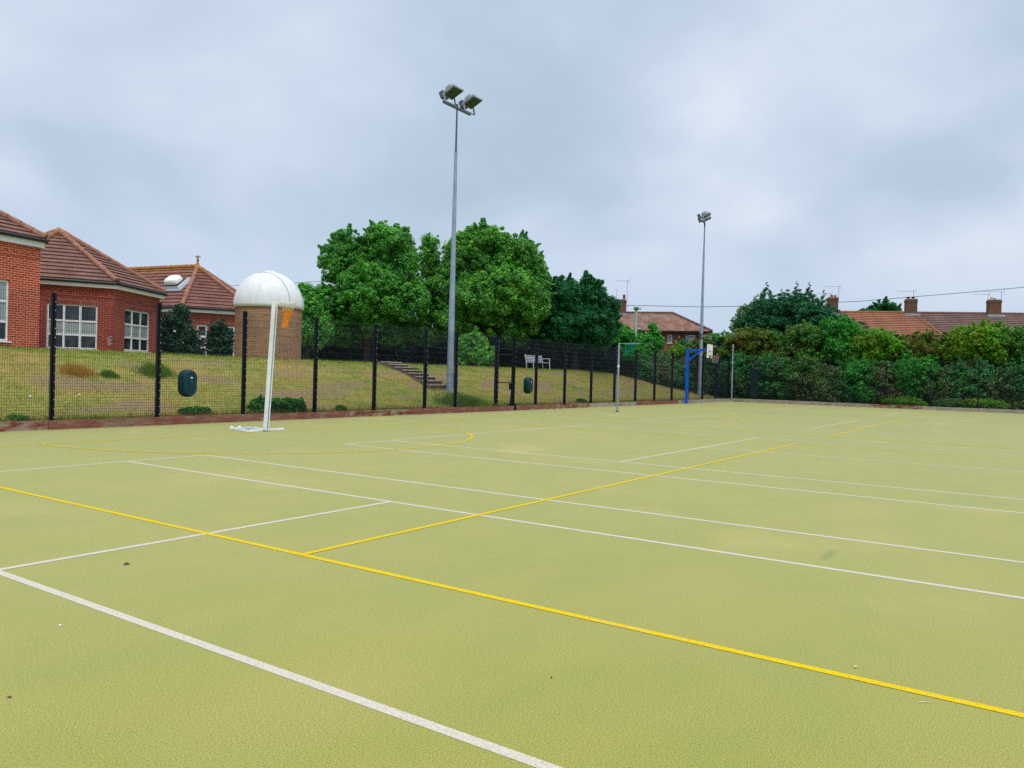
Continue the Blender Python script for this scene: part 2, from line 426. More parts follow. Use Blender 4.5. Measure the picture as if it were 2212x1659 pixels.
# ------------------------------------------------------------------ building blocks
class MB:
    """collects polygons in world space; build() links them as ONE mesh object"""
    def __init__(self):
        self.v, self.f, self.uv, self.mi, self.sm = [], [], [], [], []

    def poly(self, pts, mi=0, uv=None, smooth=False):
        i0 = len(self.v)
        self.v.extend([tuple(float(c) for c in p) for p in pts])
        self.f.append(list(range(i0, i0 + len(pts))))
        self.uv.append(uv)
        self.mi.append(mi)
        self.sm.append(smooth)

    def grid(self, rows, mi=0, close=False, smooth=True, uvs=None):
        """rows of points joined by quads with shared vertices"""
        i0 = len(self.v)
        n = len(rows[0])
        for r in rows:
            self.v.extend([tuple(float(c) for c in p) for p in r])
        for a in range(len(rows) - 1):
            for b in range(n if close else n - 1):
                c = (b + 1) % n
                self.f.append([i0 + a * n + b, i0 + a * n + c, i0 + (a + 1) * n + c, i0 + (a + 1) * n + b])
                if uvs:
                    self.uv.append([uvs(a, b), uvs(a, b + 1), uvs(a + 1, b + 1), uvs(a + 1, b)])
                else:
                    self.uv.append(None)
                self.mi.append(mi)
                self.sm.append(smooth)

    def obox(self, c, ex, ey, ez, mi=0):
        """box with half-axis vectors ex, ey, ez"""
        c, ex, ey, ez = (np.array(q, float) for q in (c, ex, ey, ez))
        P = {}
        for a in (-1, 1):
            for b in (-1, 1):
                for d in (-1, 1):
                    P[a, b, d] = c + a * ex + b * ey + d * ez
        for q in (((-1, -1, -1), (-1, 1, -1), (1, 1, -1), (1, -1, -1)), ((-1, -1, 1), (1, -1, 1), (1, 1, 1), (-1, 1, 1)),
                  ((-1, -1, -1), (1, -1, -1), (1, -1, 1), (-1, -1, 1)), ((1, 1, -1), (-1, 1, -1), (-1, 1, 1), (1, 1, 1)),
                  ((-1, 1, -1), (-1, -1, -1), (-1, -1, 1), (-1, 1, 1)), ((1, -1, -1), (1, 1, -1), (1, 1, 1), (1, -1, 1))):
            self.poly([P[k] for k in q], mi)

    def box(self, x0, x1, y0, y1, z0, z1, mi=0):
        self.obox(((x0 + x1) / 2, (y0 + y1) / 2, (z0 + z1) / 2), ((x1 - x0) / 2, 0, 0), (0, (y1 - y0) / 2, 0), (0, 0, (z1 - z0) / 2), mi)

    def bar(self, p0, p1, w, h, upv=(0, 0, 1), mi=0):
        p0, p1 = np.array(p0, float), np.array(p1, float)
        d = p1 - p0
        L = np.linalg.norm(d)
        d = d / L
        s = np.cross(d, np.array(upv, float))
        if np.linalg.norm(s) < 1e-6:
            s = np.cross(d, np.array((1.0, 0, 0)))
        s /= np.linalg.norm(s)
        u = np.cross(s, d)
        self.obox((p0 + p1) / 2, d * L / 2, s * w / 2, u * h / 2, mi)

    def tube(self, pts, radii, n=8, caps=True, mi=0, smooth=True, phase=0.0):
        pts = [np.array(p, float) for p in pts]
        if not hasattr(radii, "__len__"):
            radii = [radii] * len(pts)
        rows = []
        ref = None
        for i, p in enumerate(pts):
            d = pts[min(i + 1, len(pts) - 1)] - pts[max(i - 1, 0)]
            d = d / (np.linalg.norm(d) + 1e-12)
            if ref is None:
                ref = np.array((0, 0, 1.0)) if abs(d[2]) < 0.9 else np.array((1.0, 0, 0))
            s = np.cross(d, ref)
            s /= np.linalg.norm(s)
            u = np.cross(s, d)
            ref = u
            rows.append([p + radii[i] * (math.cos(phase + 2 * math.pi * k / n) * s + math.sin(phase + 2 * math.pi * k / n) * u) for k in range(n)])
        self.grid(rows, mi, True, smooth)
        if caps:
            self.poly(rows[0], mi)
            self.poly(rows[-1][::-1], mi)

    def build(self, name, mats, parent=None, bevel=0.0):
        mats = mats if isinstance(mats, (list, tuple)) else [mats]
        off = np.zeros(3)
        q = parent
        while q is not None:
            off += np.array(q.location)
            q = q.parent
        me = bpy.data.meshes.new(name)
        V = np.array(self.v) - off
        me.from_pydata([tuple(p) for p in V], [], self.f)
        for m in mats:
            me.materials.append(m)
        me.polygons.foreach_set("material_index", self.mi)
        me.polygons.foreach_set("use_smooth", self.sm)
        lay = me.uv_layers.new(name="uv")
        data = np.zeros((len(me.loops), 2))
        W = np.array(self.v)
        li = 0
        for f, uv in zip(self.f, self.uv):
            k = len(f)
            if uv is not None:
                data[li:li + k] = uv
            else:
                P = W[f]
                n = np.cross(P[1] - P[0], P[2] - P[0])
                if np.linalg.norm(n) < 1e-12 and k > 3:
                    n = np.cross(P[2] - P[0], P[3] - P[0])
                n = n / (np.linalg.norm(n) + 1e-12)
                if n[2] < 0:
                    n = -n if abs(n[2]) > 0.05 else n
                t = np.array((1.0, 0, 0)) if abs(n[2]) > 0.98 else np.cross((0, 0, 1.0), n)
                t = t / np.linalg.norm(t)
                b = np.cross(n, t)
                data[li:li + k, 0] = P @ t
                data[li:li + k, 1] = P @ b
            li += k
        lay.data.foreach_set("uv", data.ravel())
        me.update()
        o = bpy.data.objects.new(name, me)
        col.objects.link(o)
        if parent is not None:
            o.parent = parent
        if bevel:
            b = o.modifiers.new("bevel", "BEVEL")
            b.width = bevel
            b.segments = 2
            b.limit_method = "ANGLE"
        return o


def np_mesh(name, V, F, mat, parent=None, smooth=False):
    off = np.zeros(3)
    q = parent
    while q is not None:
        off += np.array(q.location)
        q = q.parent
    V = (np.asarray(V, float) - off).astype(np.float32)
    F = np.asarray(F, np.int32)
    me = bpy.data.meshes.new(name)
    me.vertices.add(len(V))
    me.vertices.foreach_set("co", V.ravel())
    me.loops.add(F.size)
    me.loops.foreach_set("vertex_index", F.ravel())
    me.polygons.add(len(F))
    me.polygons.foreach_set("loop_start", np.arange(0, F.size, F.shape[1], dtype=np.int32))
    if smooth:
        me.polygons.foreach_set("use_smooth", np.ones(len(F), bool))
    me.materials.append(mat)
    me.update(calc_edges=True)
    o = bpy.data.objects.new(name, me)
    col.objects.link(o)
    if parent is not None:
        o.parent = parent
    return o


def thing(name, label, cat, loc, group=None):
    o = bpy.data.objects.new(name, None)
    o.empty_display_size = 0.2
    o.location = tuple(float(c) for c in loc)
    col.objects.link(o)
    o["label"], o["category"] = label, cat
    if group:
        o["group"] = group
    return o


def tag(o, label, cat, group=None):
    o["label"], o["category"] = label, cat
    if group:
        o["group"] = group
    return o


def kind(o, k):
    o["kind"] = k
    return o


def copy_tree(o, parent=None):
    c = o.copy()
    col.objects.link(c)
    if parent is not None:
        c.parent = parent
    for ch in list(o.children):
        copy_tree(ch, c)
    return c


# ------------------------------------------------------------------ sky, sun, exposure
SUN_EL, SUN_AZ = R(56), R(215)       # azimuth clockwise from +Y: high, behind and to one side of the camera
world = bpy.data.worlds.new("World")
scene.world = world
world.use_nodes = True
wt = world.node_tree
wt.nodes.clear()
wout = wt.nodes.new("ShaderNodeOutputWorld")
sky = wt.nodes.new("ShaderNodeTexSky")
sky.sky_type = "NISHITA"
sky.sun_disc = False
sky.sun_elevation = SUN_EL
sky.sun_rotation = SUN_AZ
sky.air_density, sky.dust_density, sky.ozone_density = 1.0, 1.5, 1.0
bg1 = nd(wt, "Background", Color=sky.outputs[0], Strength=0.05)
gen = nd(wt, "TexCoord").outputs["Generated"]
sx = nd(wt, "SeparateXYZ", Vector=gen)
zc = mth(wt, "MAXIMUM", sx.outputs[2], 0.0)
den = mth(wt, "ADD", zc, 0.42)
flat = nd(wt, "CombineXYZ", X=mth(wt, "DIVIDE", sx.outputs[0], den), Y=mth(wt, "DIVIDE", sx.outputs[1], den), Z=0.35).outputs[0]
warp = nd(wt, "TexNoise", Vector=flat, Scale=0.7, Detail=3.0, Roughness=0.5).outputs[1]
wv = nd(wt, "VectorMath", {"operation": "MULTIPLY_ADD"}, _0=warp, _1=(0.55, 0.55, 0.2), _2=flat).outputs[0]
n1 = nd(wt, "TexNoise", Vector=mapping(wt, wv, (1, 1, 1), (16.77, 13.84, 0)), Scale=2.0, Detail=5.0, Roughness=0.48).outputs[0]
n2 = nd(wt, "TexNoise", Vector=mapping(wt, wv, (1, 1, 1), (4.32, 2.51, 2)), Scale=0.85, Detail=4.0, Roughness=0.5).outputs[0]
cl = mth(wt, "MULTIPLY_ADD", mth(wt, "ADD", mth(wt, "MULTIPLY", n1, 0.55), mth(wt, "MULTIPLY", n2, 0.45)), 1.35)
wt.nodes[-1].inputs[2].default_value = -0.165
ccol = ramp(wt, cl, [(0.35, (0.470, 0.585, 0.725)), (0.455, (0.535, 0.650, 0.805)), (0.52, (0.600, 0.705, 0.865)), (0.60, (0.685, 0.785, 0.930)), (0.70, (0.82, 0.88, 0.98))])
hz = nd(wt, "MapRange", {"interpolation_type": "SMOOTHSTEP"}, Value=zc, From_Min=0.02, From_Max=0.22, To_Min=0.0, To_Max=1.0).outputs[0]
ccol = mix(wt, hz, (0.590, 0.710, 0.875), ccol)
# overcast sky: the cloud overhead is the brightest part
over = nd(wt, "MapRange", {"interpolation_type": "SMOOTHSTEP"}, Value=zc, From_Min=0.5, From_Max=0.95, To_Min=1.0, To_Max=2.95).outputs[0]
warm = mix(wt, nd(wt, "MapRange", Value=zc, From_Min=0.5, From_Max=0.9, To_Min=0.0, To_Max=1.0).outputs[0], ccol, (0.66, 0.70, 0.76))
bg2 = nd(wt, "Background", Color=warm, Strength=over)
ms = nd(wt, "MixShader", _0=0.93)
wt.links.new(bg1.outputs[0], ms.inputs[1])
wt.links.new(bg2.outputs[0], ms.inputs[2])
wt.links.new(ms.outputs[0], wout.inputs[0])

sun = bpy.data.lights.new("sun", "SUN")
sun.energy = 1.5
sun.angle = R(14)
sun.color = (1.0, 0.95, 0.87)
suno = bpy.data.objects.new("sun", sun)
col.objects.link(suno)
sd = Vector((math.sin(SUN_AZ) * math.cos(SUN_EL), math.cos(SUN_AZ) * math.cos(SUN_EL), math.sin(SUN_EL)))
suno.rotation_euler = sd.to_track_quat("Z", "Y").to_euler()
suno.location = (0, 0, 40)

scene.view_settings.view_transform = "Standard"
scene.view_settings.look = "None"
scene.view_settings.exposure = 0.0
scene.view_settings.gamma = 1.0
scene.view_settings.use_curve_mapping = False
scene.cycles.max_bounces = 6
scene.cycles.diffuse_bounces = 3
scene.cycles.transparent_max_bounces = 8

# ------------------------------------------------------------------ the ground
def lerp(x, xs, ys):
    return np.interp(x, xs, ys)


def bank_h(x):
    return lerp(x, [-60, 0, 12, 30, 38, 43.5, 48.4, 53, 60, 68], [2.0, 1.89, 1.84, 1.84, 1.84, 1.62, 1.22, 0.84, 0.35, 0.05])


def ground_z(x, y):
    x, y = np.asarray(x, float), np.asarray(y, float)
    t = np.clip((y - 7.2) / 5.8, 0, 1)
    s = 0.5 * t + 0.5 * t * t * (3 - 2 * t)
    foot = np.where(x < 40, 0.16, 0.16 - 0.1 * np.clip((x - 40) / 6, 0, 1))
    und = 0.035 * np.sin(x * 1.3 + y * 0.7) * np.sin(y * 1.9 + 0.5 * x) * np.clip((y - 7) / 1.5, 0, 1)
    return foot * (1 - s) + bank_h(x) * s + und * (t < 1) + 0.004 * np.clip(y - 13, 0, 60)


def gz(x, y):
    return float(ground_z(x, y))


g = MB()
S = 1800
g.poly([(-S, -S, -0.06), (S, -S, -0.06), (S, S, -0.06), (-S, S, -0.06)])
kind(g.build("ground", M["bank"]), "structure")

_pr = np.random.default_rng(41)
_waves = [(_pr.uniform(0.5, 3.4), _pr.uniform(0, 2 * np.pi), _pr.uniform(0, 2 * np.pi)) for _ in range(26)]


def soil_at(x, y):
    """0..1: bare trodden earth on the bank"""
    x, y = np.asarray(x, float), np.asarray(y, float)
    v = np.zeros(np.broadcast(x, y).shape)
    for f, a, p in _waves:
        v = v + np.sin(f * (0.75 * x * math.cos(a) + 1.5 * y * math.sin(a)) + p + 0.8 * math.sin(a * 3) * np.sin(0.6 * x + p))
    v = v / 4.6
    mid = np.exp(-((y - 9.9) / 2.3) ** 2)
    return np.clip((v + 0.9 * mid - 0.95) * 1.2, 0, 1)


xs = np.concatenate([np.arange(-60, -8, 2.0), np.arange(-8, 56, 0.22), np.arange(56, 76, 2.0)])
ys = np.concatenate([np.arange(6.86, 13.6, 0.16), np.arange(13.6, 20, 0.8), np.arange(20, 140, 8.0)])
XX, YY = np.meshgrid(xs, ys)
ZZ = ground_z(XX, YY)
V = np.stack([XX.ravel(), YY.ravel(), ZZ.ravel()], 1)
nx, ny = len(xs), len(ys)
idx = np.arange(nx * ny).reshape(ny, nx)
Fq = np.stack([idx[:-1, :-1].ravel(), idx[:-1, 1:].ravel(), idx[1:, 1:].ravel(), idx[1:, :-1].ravel()], 1)
lb = kind(np_mesh("lawn_bank", V, Fq, M["bank"], smooth=True), "structure")
at_ = lb.data.attributes.new("soil", "FLOAT", "POINT")
at_.data.foreach_set("value", soil_at(XX.ravel(), YY.ravel()).astype(np.float32))

g = MB()
cx_, cy_ = np.arange(-40, 46.61, 4.33), np.arange(-30, 6.85, 4.09)
g.poly([(-40, -30, 0), (46.6, -30, 0), (46.6, 6.8, 0), (-40, 6.8, 0)])
kind(g.build("sports_court", M["court"]), "structure")

# painted lines, 4 mm above the turf; yellow lies another 4 mm above
def line(mb, x0, y0, x1, y1, w, z):
    d = np.array((x1 - x0, y1 - y0), float)
    L = np.linalg.norm(d)
    d /= L
    s = np.array((-d[1], d[0])) * w / 2
    n = max(1, int(L / 1.5))
    for i in range(n):
        a = np.array((x0, y0)) + d * L * i / n
        b = np.array((x0, y0)) + d * L * (i + 1) / n
        mb.poly([(*(a - s), z), (*(b - s), z), (*(b + s), z), (*(a + s), z)])


wl, w2 = MB(), MB()
LW = 0.062
h = LW / 2
for u0 in (-10.97, 3.17, 17.31, 31.45):
    far = 3.17 < u0
    for du in (0, 1.37, 9.60, 10.97):                       # side lines, running away from the fence
        line(wl, u0 + du, -h, u0 + du, -23.77 + h, LW, 0.0015)
    line(wl, u0 + 5.485, -5.485 - h, u0 + 5.485, -18.29 + h, LW, 0.0015)
    segs = [0, 1.37, 9.60, 10.97]
    for yy, a, b in ((0, 0, 10.97), (-23.77, 0, 10.97), (-5.485, 1.37, 9.60), (-18.29, 1.37, 9.60)):
        line(wl, u0 + a - h, yy, u0 + b + h, yy, LW, 0.0022)
kind(wl.build("white_court_lines", M["white_line"]), "structure")

YW = 0.058
for uc in (3.86, 22.5):
    for s in (-1, 1):
        line(w2, uc + s * 7.625, 3.43, uc + s * 7.625, -27.07, YW, 0.003)
    for yy in (3.43, -6.74, -16.9, -27.07):
        line(w2, uc - 7.65, yy, uc + 7.65, yy, YW, 0.0037)
    for yc, sg in ((3.43, -1), (-27.07, 1)):
        pr = None
        for k in range(49):
            a = math.pi * k / 48
            q = [(uc + r_ * math.cos(a), yc + sg * r_ * math.sin(a), 0.0044) for r_ in (4.871, 4.929)]
            if pr:
                w2.poly([pr[0], q[0], q[1], pr[1]])
            pr = q
    pr = None
    for k in range(33):
        a = 2 * math.pi * k / 32
        q = [(uc + 0.15 + r_ * math.cos(a), -11.98 + r_ * math.sin(a), 0.0044) for r_ in (0.40, 0.45)]
        if pr:
            w2.poly([pr[0], q[0], q[1], pr[1]])
        pr = q
kind(w2.build("yellow_court_lines", M["yellow_line"]), "structure")

# grass growing on the bank
rng = np.random.default_rng(3)
def blades(n, x0, x1, y0, y1, hmin, hmax):
    x = x0 + (x1 - x0) * rng.random(n) ** 1.25
    y = y0 + (y1 - y0) * rng.random(n)
    keep = rng.random(n) > soil_at(x, y) * 0.85
    x, y = x[keep], y[keep]
    n = len(x)
    z = ground_z(x, y) - 0.01
    P = np.stack([x, y, z], 1)
    a = rng.random(n) * 2 * np.pi
    hh = hmin + (hmax - hmin) * rng.random(n) ** 1.6
    lean = np.stack([rng.normal(0, 0.45, n), rng.normal(0, 0.45, n), np.ones(n)], 1) * hh[:, None]
    side = np.stack([np.cos(a), np.sin(a), np.zeros(n)], 1) * (0.006 + 0.006 * rng.random(n))[:, None]
    V = np.stack([P - side, P + side, P + lean], 1).reshape(-1, 3)
    return V


Vg = np.concatenate([blades(100000, -4, 56, 6.9, 13.4, 0.02, 0.085), blades(22000, -4, 50, 12.4, 13.6, 0.04, 0.12), blades(14000, -4, 50, 6.88, 7.3, 0.05, 0.2)])
kind(np_mesh("grass", Vg, np.arange(len(Vg)).reshape(-1, 3), M["blade"]), "stuff")

# ------------------------------------------------------------------ mesh fences
def wire_panel(parent, p0, p1, z0, z1, gap=0.05, pair=(-1, 1), thin=1.0):
    """welded mesh: upright wires every 50 mm, level wires close together low down and wide apart above"""
    p0, p1 = np.array(p0, float), np.array(p1, float)
    d = p1 - p0
    L = np.linalg.norm(d)
    d /= L
    n = np.array((-d[1], d[0]))
    A, B, W = [], [], []
    k = int(L / gap)
    s0 = (L - k * gap) / 2
    for i in range(k + 1):
        q = p0 + d * (s0 + i * gap)
        A.append((q[0], q[1], z0)); B.append((q[0], q[1], z1)); W.append(0.0022)
    zz = list(np.arange(z0 + 0.03, 1.25, 0.0667)) + list(np.arange(1.43, z1 + 0.01, 0.2))
    for z in zz:
        for sgn in pair:
            o = n * 0.0055 * sgn
            A.append((p0[0] + o[0], p0[1] + o[1], z)); B.append((p1[0] + o[0], p1[1] + o[1], z)); W.append(0.0028)
    A, B, W = np.array(A), np.array(B), np.array(W)[:, None] * thin
    D = (B - A) / np.linalg.norm(B - A, axis=1)[:, None]
    up = np.abs(D[:, 2:3]) > 0.9
    s = np.where(up, np.array([[d[0], d[1], 0.0]]), np.array([[0.0, 0.0, 1.0]]))
    u = np.cross(D, s)
    V, F = [], []
    ring = [(1, 1), (-1, 1), (-1, -1), (1, -1)]
    for P in (A, B):
        for a, b in ring:
            V.append(P + (a * s + b * u) * W)
    m = len(A)
    V = np.stack(V, 1).reshape(-1, 3)
    base = np.arange(m)[:, None] * 8
    F = np.concatenate([base + np.array([[i, (i + 1) % 4, 4 + (i + 1) % 4, 4 + i]]) for i in range(4)])
    np_mesh("mesh_panel", V, F, M["wire"], parent)


def fence_post(parent, x, y, z0, z1, w=0.085, d=0.085, side=(0.0, -1.0), bolts=True):
    mb = MB()
    mb.box(x - w / 2, x + w / 2, y - d / 2, y + d / 2, z0, z1)
    p = mb.build("post", M["fence_paint"], parent, 0.006)
    c = MB()
    c.box(x - w / 2 - 0.004, x + w / 2 + 0.004, y - d / 2 - 0.004, y + d / 2 + 0.004, z1 - 0.004, z1 + 0.014)
    c.build("cap", M["fence_paint"], p)
    cx, cy = x + side[0] * (w / 2 + 0.02), y + side[1] * (d / 2 + 0.02)
    t = MB()                                                  # clamp bar that holds the panels
    t.box(cx - 0.022, cx + 0.022, cy - 0.022, cy + 0.022, z0 + 0.02, z1 - 0.03)
    if bolts:
        b = t
        bx, by = x + side[0] * (w / 2 + 0.05), y + side[1] * (d / 2 + 0.05)
        for z in np.arange(z0 + 0.2, z1, 0.2 if z1 < 9 else 0.4):
            b.obox((bx, by - 0.02 * 0, z), (0.008, 0, 0), (0, 0.008, 0), (0, 0, 0.008), 1)
    t.build("clamp_bar", [M["fence_paint"], M["bolt"]], p)
    return p


FY, FX = 6.8, 46.6
FT = 3.05
fence = thing("mesh_fence", "tall dark navy welded mesh fence in front of the grass bank", "fence", (18, FY, 0.2))
px = [-6.93, -4.37, -1.82, 0.74, 3.28, 5.84, 8.43, 11.0, 13.59, 15.37, 18.03]
px2 = [19.30, 21.07, 23.58, 26.17, 28.72, 31.28, 33.82, 36.37, 38.93, 41.5, 44.05]
for a in (px, px2):
    for x in a:
        fence_post(fence, x, FY, 0.06, FT, 0.115 if x in (18.03, 19.30) else 0.085)
    for x0, x1 in zip(a[:-1], a[1:]):
        wire_panel(fence, (x0, FY - 0.055), (x1, FY - 0.055), 0.2, FT - 0.02)
wire_panel(fence, (44.05, FY - 0.055), (FX - 0.05, FY - 0.055), 0.2, FT - 0.02)
wire_panel(fence, (18.09, FY - 0.01), (19.24, FY - 0.01), 2.66, FT - 0.02)

fence2 = thing("mesh_fence", "dark welded mesh fence standing against the tall flowering hedge", "fence", (FX, -4, 0.2))
fence_post(fence2, FX, FY, 0.05, 3.2, 0.12, 0.12, (-1.0, 0.0), False)
yy = [6.8 - 2.55 * k for k in range(1, 12)]
for y in yy:
    fence_post(fence2, FX, y, 0.05, FT, 0.06, 0.06, (-1.0, 0.0), False)
for a, b in zip([6.8] + yy[:-1], yy):
    wire_panel(fence2, (FX - 0.05, a), (FX - 0.05, b), 0.2, FT - 0.02, 0.05, (-1,), 0.75)

# gate between the two thicker posts
gate = thing("mesh_gate", "narrow mesh gate with latch box and cross bar in the navy fence", "gate", (18.66, FY, 0.15))
gf = MB()
gx0, gx1, gyy = 18.13, 19.21, FY - 0.01
for x in (gx0, gx1):
    gf.box(x - 0.03, x + 0.03, gyy - 0.03, gyy + 0.03, 0.12, 2.58)
for z in (0.16, 2.545, 2.33):
    gf.box(gx0 + 0.031, gx1 - 0.031, gyy - 0.026, gyy + 0.026, z - 0.03, z + 0.03)
gf.build("frame", M["fence_paint"], gate)
wire_panel(gate, (gx0 + 0.03, gyy), (gx1 - 0.03, gyy), 0.19, 2.3)
gb = MB()
gb.box(gx0 + 0.031, gx1 - 0.031, gyy - 0.085, gyy - 0.045, 1.13, 1.175)
gb.build("cross_bar", M["fence_paint"], gate)
gl = MB()
gl.box(gx1 - 0.2, gx1 - 0.032, gyy - 0.045, gyy + 0.03, 0.86, 0.90)
gl.box(gx1 - 0.2, gx1 - 0.16, gyy - 0.045, gyy + 0.03, 0.90, 1.12)
gl.box(gx1 - 0.07, gx1 - 0.032, gyy - 0.045, gyy + 0.03, 0.90, 1.12)
gl.build("latch_box", M["fence_paint"], gate)
gw = MB()
gw.poly([(gx1 - 0.14, gyy - 0.04, 0.14), (gx1 - 0.031, gyy - 0.04, 0.14), (gx1 - 0.031, gyy - 0.04, 0.8)])
gw.poly([(gx1 - 0.14, gyy + 0.03, 0.14), (gx1 - 0.031, gyy + 0.03, 0.8), (gx1 - 0.031, gyy + 0.03, 0.14)])
gw.poly([(gx1 - 0.14, gyy - 0.04, 0.14), (gx1 - 0.031, gyy - 0.04, 0.8), (gx1 - 0.031, gyy + 0.03, 0.8), (gx1 - 0.14, gyy + 0.03, 0.14)])
gw.build("kick_plate", M["fence_paint"], gate)
gd = MB()
gd.box(19.03, 19.09, FY - 0.34, FY - 0.29, 0.0, 0.30)
gd.build("drop_bolt", M["fence_paint"], gate)

# timber kick boards
kb = thing("timber_kickboard", "worn red painted timber boards along the foot of the mesh fence", "kickboard", (18, 6.56, 0))
joints = [(-8.5, -5.5, "timber_red"), (-5.5, -2.46, "timber_red"), (-2.46, 0.56, "timber_mixed"), (0.56, 3.6, "timber_red"), (3.6, 6.64, "timber_red"),
          (6.64, 9.68, "timber_red"), (9.68, 12.71, "timber_mixed"), (12.71, 15.8, "timber_red"), (15.8, 18.96, "timber_red"),
          (19.14, 22.12, "timber_red"), (22.12, 25.65, "timber_mixed"), (25.65, 28.3, "timber_grey"), (28.3, 30.91, "timber_grey"),
          (30.91, 33.9, "timber_red"), (33.9, 36.86, "timber_red"), (36.86, 39.9, "timber_grey"), (39.9, 43.0, "timber_grey"), (43.0, 46.33, "timber_grey")]
rr = random.Random(5)
for a, b, m in joints:
    mb = MB()
    dy, dz = rr.uniform(-0.012, 0.012), rr.uniform(-0.012, 0.01)
    mb.box(a + 0.004, b - 0.004, 6.55 + dy, 6.60 + dy, -0.02, 0.205 + dz)
    mb.build("plank", M[m], kb, 0.006)
mb = MB()
mb.box(-8.5, 46.3, 6.625, 6.70, -0.05, 0.16)
mb.build("backing_rail", M["timber_grey"], kb)
kb2 = thing("timber_kickboard", "bare grey timber boards along the foot of the hedge", "kickboard", (FX - 0.25, -4, 0))
for k in range(11):
    a = 6.53 - 3.02 * k
    mb = MB()
    dx, dz = rr.uniform(-0.012, 0.012), rr.uniform(-0.012, 0.01)
    mb.box(46.34 + dx, 46.39 + dx, a - 3.012, a - 0.004, -0.02, 0.225 + dz)
    mb.build("plank", M["timber_mixed" if k == 3 else "timber_grey"], kb2, 0.006)

